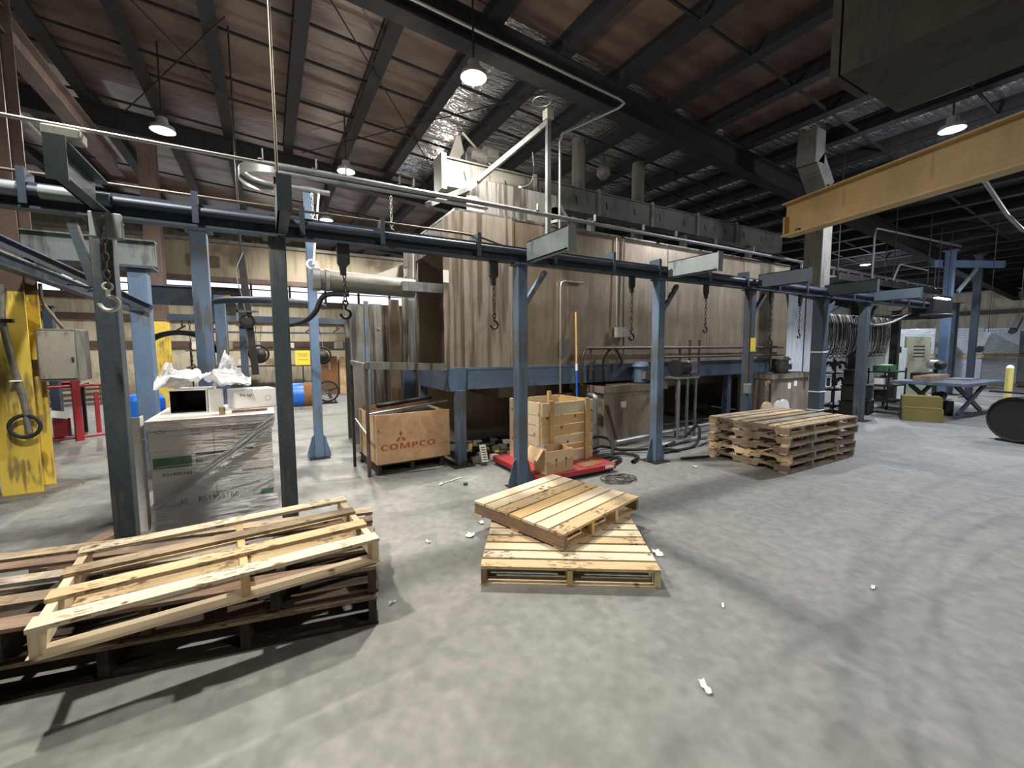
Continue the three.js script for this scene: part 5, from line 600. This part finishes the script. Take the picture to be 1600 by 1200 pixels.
  const b = thing('bollard', 'slim yellow bollard with white cap by the drum fan', 'bollard', [17.3, 0, -3.19]); part(b, 'pipe', cyl(0.075, 0.075, 1.0, 0, 0.5, 0), flat(226, 214, 120, 0.6)); part(b, 'cap', lathe([[0, 0.09], [0.05, 0.075], [0.078, 0]], 0, 1.0, 0), M.white); part(b, 'flange', cyl(0.13, 0.13, 0.02, 0, 0.01, 0), M.yellow);
  // drum fan at the right edge
  const f = thing('drum_fan', 'black wheeled drum fan at the aisle edge', 'fan', [10.75, 0.39, -1.8], 1.25); const dm2 = part(f, 'drum', cyl(0.36, 0.36, 0.3, 0, 0, 0, 'z', 36), M.black); part(dm2, 'rim', torus(0.36, 0.018, 0, 0, 0.15), M.blackRubber); part(dm2, 'rim', torus(0.36, 0.018, 0, 0, -0.15), M.blackRubber); part(f, 'hub', cyl(0.07, 0.07, 0.02, 0, 0, 0.16, 'z'), M.galv); part(f, 'foot', [bx(0.5, 0.03, 0.05, 0, -0.375, 0.1), bx(0.5, 0.03, 0.05, 0, -0.375, -0.1)], M.black); part(f, 'push_handle', pipe([[-0.3, 0.25, 0.1], [-0.1, 0.42, 0.1], [0.5, 0.42, 0.1]], 0.018), M.black);
  // control machine
  const m = thing('control_machine', 'pale green machine cabinet with screen beyond the tool cart', 'machine', [16.3, 0, -5.5], -0.6); const cab = part(m, 'cabinet', rbx(0.6, 1.55, 0.7, 0.02, 0, 0.775, 0), M.machineWhite); part(m, 'head', rbx(0.5, 0.45, 0.6, 0.02, 0, 1.78, 0), M.machineWhite); part(cab, 'screen', bx(0.26, 0.18, 0.01, 0, 1.5, 0.352), M.black); const sc = part(m, 'side_column', rbx(0.7, 1.9, 0.6, 0.02, 0.68, 0.95, -0.05), paint([150, 152, 130], [120, 120, 104], 271, 0.4)); for (let i = 0; i < 4; i++) part(sc, 'vent', bx(0.3, 0.03, 0.01, 0.7, 1.3 + i * 0.1, 0.253), M.darkSteel);
  // blue gantry and far posts
  const G = [[17.6, -4.6, 4.4, 0.2, M.blueBright, 'bright blue tall post beyond the lift table'], [19.6, -5.0, 3.0, 0.3, M.blue, 'wide blue post behind the bright tall post'], [18.9, -4.3, 4.35, 0.16, M.blueDark, 'dark post under the blue gantry beam'], [15.6, -5.1, 2.6, 0.18, M.darkSteel, 'black post between the cart and the machine'], [12.9, -5.0, 2.6, 0.2, M.darkSteel, 'dark steel post behind the hose loops']];
  for (const [x, z, h, w, mm, l] of G) post(x, z, h, w, mm, l, { name: 'frame_post', group: 'posts at the far end', gusset: false });
  const gb = thing('gantry_beam', 'light blue gantry beam across the two tall posts', 'beam'); part(gb, 'beam', beam(V(17.3, 4.05, -4.9), V(19.4, 4.05, -3.9), 0.1, 0.2), M.blueBright); part(gb, 'brace', beam(V(17.8, 3.2, -4.45), V(18.5, 3.9, -4.25), 0.06, 0.08), M.armGrey);
  const lt = thing('task_light', 'bright tube task light among the far posts', 'light', [16.6, 2.95, -4.45]); part(lt, 'body', bx(1.0, 0.05, 0.14, 0, 0.03, 0), M.darkSteel); part(lt, 'tube_lens', bx(0.95, 0.03, 0.1, 0, -0.01, 0), M.lens); const rl = new THREE.RectAreaLight(0xdfeaff, 26, 0.95, 0.12); rl.name = 'task_light_source'; rl.position.set(0, -0.05, 0); rl.rotation.x = -Math.PI / 2; lt.add(rl); part(lt, 'hanger', [rod(V(-0.4, 0.05, 0), V(-0.4, 1.9, 0), 0.01), rod(V(0.4, 0.05, 0), V(0.4, 1.9, 0), 0.01)], M.darkSteel);
  const dm = thing('drive_unit', 'dark conveyor drive unit hanging at the rail end', 'drive'); part(dm, 'housing', rbx(1.3, 0.35, 0.5, 0.03, 14.9, 2.6, -4.2), M.darkSteel); part(dm, 'turn_wheel', [torus(0.55, 0.05, 14.6, 2.36, -4.3, Math.PI / 2), cyl(0.1, 0.1, 0.12, 14.6, 2.36, -4.3)], M.darkSteel); part(dm, 'tray', bx(3.6, 0.12, 0.5, 12.9, 2.85, -4.6), M.darkSteel); part(dm, 'motor', cyl(0.16, 0.16, 0.4, 15.7, 2.65, -4.2, 'x'), M.darkSteel); part(dm, 'cable_tray', [span(11, 17, 3.12, 3.15, -4.95, -4.65), span(11, 17, 3.12, 3.24, -4.95, -4.93)], M.galv);
  for (const [x, y, z, rz, l] of [[15.9, 1.72, -3.4, 0.6, 'grey screwdriver tool hung on a wire near the bollard'], [17.6, 2.2, -3.2, 0.35, 'black pendant tool hung beside the cream wall']]) { const q = thing('pendant_tool', l, 'tool', [x, y, z]); part(q, 'body', beam(V(-0.3, -0.18, 0), V(0.25, 0.18, 0), 0.12, 0.14), rz > 0.5 ? M.galv : M.black); part(q, 'nose', cyl(0.05, 0.07, 0.2, -0.32, -0.22, 0, 'x'), M.black); part(q, 'wire', rod(V(0.2, 0.2, 0), V(0.2, roofY(x) - y + 0.25, 0), 0.006), M.darkSteel); }
  const at = thing('air_tank', 'silver cylinder with dark nose above the lift table', 'cylinder', [15.5, 1.0, -4.1], 0.5); part(at, 'cylinder', cyl(0.13, 0.13, 0.7, 0.3, 0.1, 0, 'x'), M.galv); part(at, 'nose', cyl(0.13, 0.05, 0.2, -0.15, 0.1, 0, 'x'), M.black); part(at, 'stand', bx(0.08, 1.0, 0.08, 0.3, -0.5, 0), M.darkSteel);
  // wrapped goods against the right wall
  const spots = [[23.6, -5.6, 0], [25.2, -5.0, 0], [26.6, -4.2, 0], [23.6, -5.6, 1], [25.2, -5.0, 1], [26.6, -4.2, 1], [22.4, -6.6, 0], [22.4, -6.6, 1]];
  const tags = ['left-hand lower', 'middle lower', 'right-hand lower', 'left-hand upper', 'middle upper', 'right-hand upper', 'rear lower', 'rear upper'];
  spots.forEach(([x, z, k], i) => { const q = thing('wrapped_load', tags[i] + ' film-wrapped load stacked before the cream wall', 'pallet load', [x, k * 1.15, z], 0.2); part(q, 'load', rbx(1.15, 0.98, 1.05, 0.03, 0, 0.63, 0), M.filmGrey); part(q, 'pallet_deck', bx(1.2, 0.03, 1.1, 0, 0.125, 0), M.woodOldC); for (const px of [-0.55, 0, 0.55]) part(q, 'pallet_runner', bx(0.09, 0.11, 1.1, px, 0.055, 0), M.woodOldC); });
  for (const [x, z, l] of [[27.5, -3.2, 'lower'], [27.5, -3.2, 'upper']]) { const q = thing('white_crate', l + ' white slotted crate stacked beside the wrapped loads', 'crate', [x, l === 'upper' ? 0.82 : 0, z]); const qb = part(q, 'body', rbx(1.2, 0.8, 1.0, 0.02, 0, 0.4, 0), M.cardWhite); for (const y of [0.2, 0.5]) part(qb, 'slot', bx(0.3, 0.08, 0.01, -0.2, y, 0.502), M.black); }
  // rack of dark machinery between stack and cart
  const k = thing('parts_rack', 'low dark rack of black fittings behind the thick strapped post', 'rack', [11.9, 0, -5.1]); for (const y of [0.15, 0.55, 0.95]) part(k, 'shelf', span(-0.3, 0.75, y, y + 0.03, -0.25, 0.25), M.black); for (const [x, z] of [[-0.3, -0.25], [0.72, -0.25], [-0.3, 0.22], [0.72, 0.22]]) part(k, 'upright', span(x, x + 0.03, 0, 1.3, z, z + 0.03), M.darkSteel);
  for (let i = 0; i < 6; i++) single('black_fitting', 'black elbow fitting on the low dark rack', 'fitting', torus(0.1, 0.035, 11.75 + (i % 3) * 0.3, (i < 3 ? 0.58 : 0.98) + 0.137, -5.05, 0, 0.4 + i * 0.3, 3.6), i % 2 ? M.black : M.darkSteel, 'fittings on the low rack');
  { const tr = thing('cable_truss', 'pale overhead cable truss running beyond the downspout', 'truss'); for (const y of [3.3, 3.62]) part(tr, 'chord', span(11.2, 21, y, y + 0.05, -5.6, -5.54), M.galv); for (let x = 11.3; x < 21; x += 0.8) part(tr, 'strut', span(x, x + 0.04, 3.35, 3.62, -5.59, -5.55), M.galv); for (const x of [12, 16, 20]) part(tr, 'hanger', rod(V(x, 3.66, -5.57), V(x, roofY(x) + 0.24, -5.57), 0.014), M.darkSteel);
    const dk = thing('overhead_deck', 'dark overhead drip deck above the far conveyor end', 'deck'); part(dk, 'deck', span(10.2, 15.9, 2.98, 3.03, -5.2, -4.3), M.darkSteel); part(dk, 'lip', span(10.2, 15.9, 3.03, 3.12, -4.33, -4.3), M.darkSteel); for (const x of [10.6, 13.4, 15.6]) part(dk, 'hanger', rod(V(x, 3.03, -4.5), V(x, roofY(x) + 0.24, -4.5), 0.012), M.darkSteel);
    for (let i = 0; i < 5; i++) { const b = thing('black_bin', ['deep', 'low', 'dented', 'square', 'narrow'][i] + ' black bin stowed beside the low dark rack', 'bin', [11.75 + (i % 2) * 0.5, i < 2 ? 0 : i < 4 ? 0.36 : 0.72, -4.56 + (i % 2) * 0.03], 0.1 * i); part(b, 'body', rbx(0.42, 0.3 + (i % 3) * 0.02, 0.34, 0.02, 0, 0.17, 0), M.black); part(b, 'rim', rbx(0.45, 0.03, 0.37, 0.01, 0, 0.33, 0), M.blackRubber); }
    const pu = thing('hydraulic_unit', 'black hydraulic unit under the scissor lift table', 'unit', [13.75, 0.007, -3.6]); part(pu, 'tank', rbx(0.5, 0.3, 0.4, 0.02, 0, 0.15, 0), M.black); part(pu, 'motor', cyl(0.1, 0.1, 0.3, 0, 0.42, 0, 'x'), M.darkSteel); }
  const pb = thing('pull_box', 'pale switch box on the dark post behind the hose loops', 'box', [12.75, 1.1, -4.84]); part(pb, 'body', rbx(0.16, 0.34, 0.08, 0.01, 0, 0, 0), M.greyPaint); part(pb, 'cover', bx(0.13, 0.3, 0.01, 0, 0, 0.045), M.white);
}
// ---------------------------------------------------------------- litter on the floor
[[1.71, -4.66, 0.09, 0.03, 'white paper scrap with a stick on the floor before the box'], [1.63, -3.42, 0.07, 0.04, 'torn white paper near the askew pallet corner'], [1.43, -3.22, 0.07, 0.06, 'white paper square left of the askew pallet'], [2.56, -2.19, 0.09, 0.06, 'folded white paper at the right of the two pallets'], [3.41, -1.14, 0.05, 0.02, 'small white chip on the open floor'], [1.71, -1.17, 0.08, 0.03, 'crushed pale flake patch on the open floor'], [2.37, -1.52, 0.03, 0.015, 'tiny white chip on the open floor by the pallets'], [0.61, -2.59, 0.05, 0.012, 'white splinter beside the mixed pallet pile'], [1.08, -3.29, 0.05, 0.02, 'white shaving between the pallets'], [4.9, -3.6, 0.06, 0.03, 'curled white peel before the flared blue post'], [-2.2, -5.3, 0.14, 0.05, 'pale film scrap before the yellow column'], [-1.9, -4.6, 0.07, 0.03, 'small pale scrap left of the slate post']].forEach(([x, z, w, d, l]) => {
  const g = new THREE.PlaneGeometry(w, d, 6, 4).toNonIndexed(); g.rotateX(-Math.PI / 2); const p = g.attributes.position; for (let i = 0; i < p.count; i++) p.setY(i, 0.003 + 0.02 * Math.abs(Math.sin(p.getX(i) * 55 + x * 9)) * (0.4 + Math.abs(p.getZ(i)) / d)); g.computeVertexNormals(); g.rotateY(x * 5 + z); g.translate(x, 0, z); single('paper_scrap', l, 'scrap', [g], std({ color: col(232, 233, 230), roughness: 0.9, side: THREE.DoubleSide }));
});
single('bottle_cap', 'small green cap on the floor before the box', 'cap', [cyl(0.025, 0.028, 0.03, 1.95, 0.015, -4.5)], M.greenPaint); single('white_stick', 'thin white stick on the floor before the box', 'stick', rod(V(1.76, 0.008, -4.68), V(2.02, 0.008, -4.78), 0.007), M.white);
renderer.render(scene, camera);
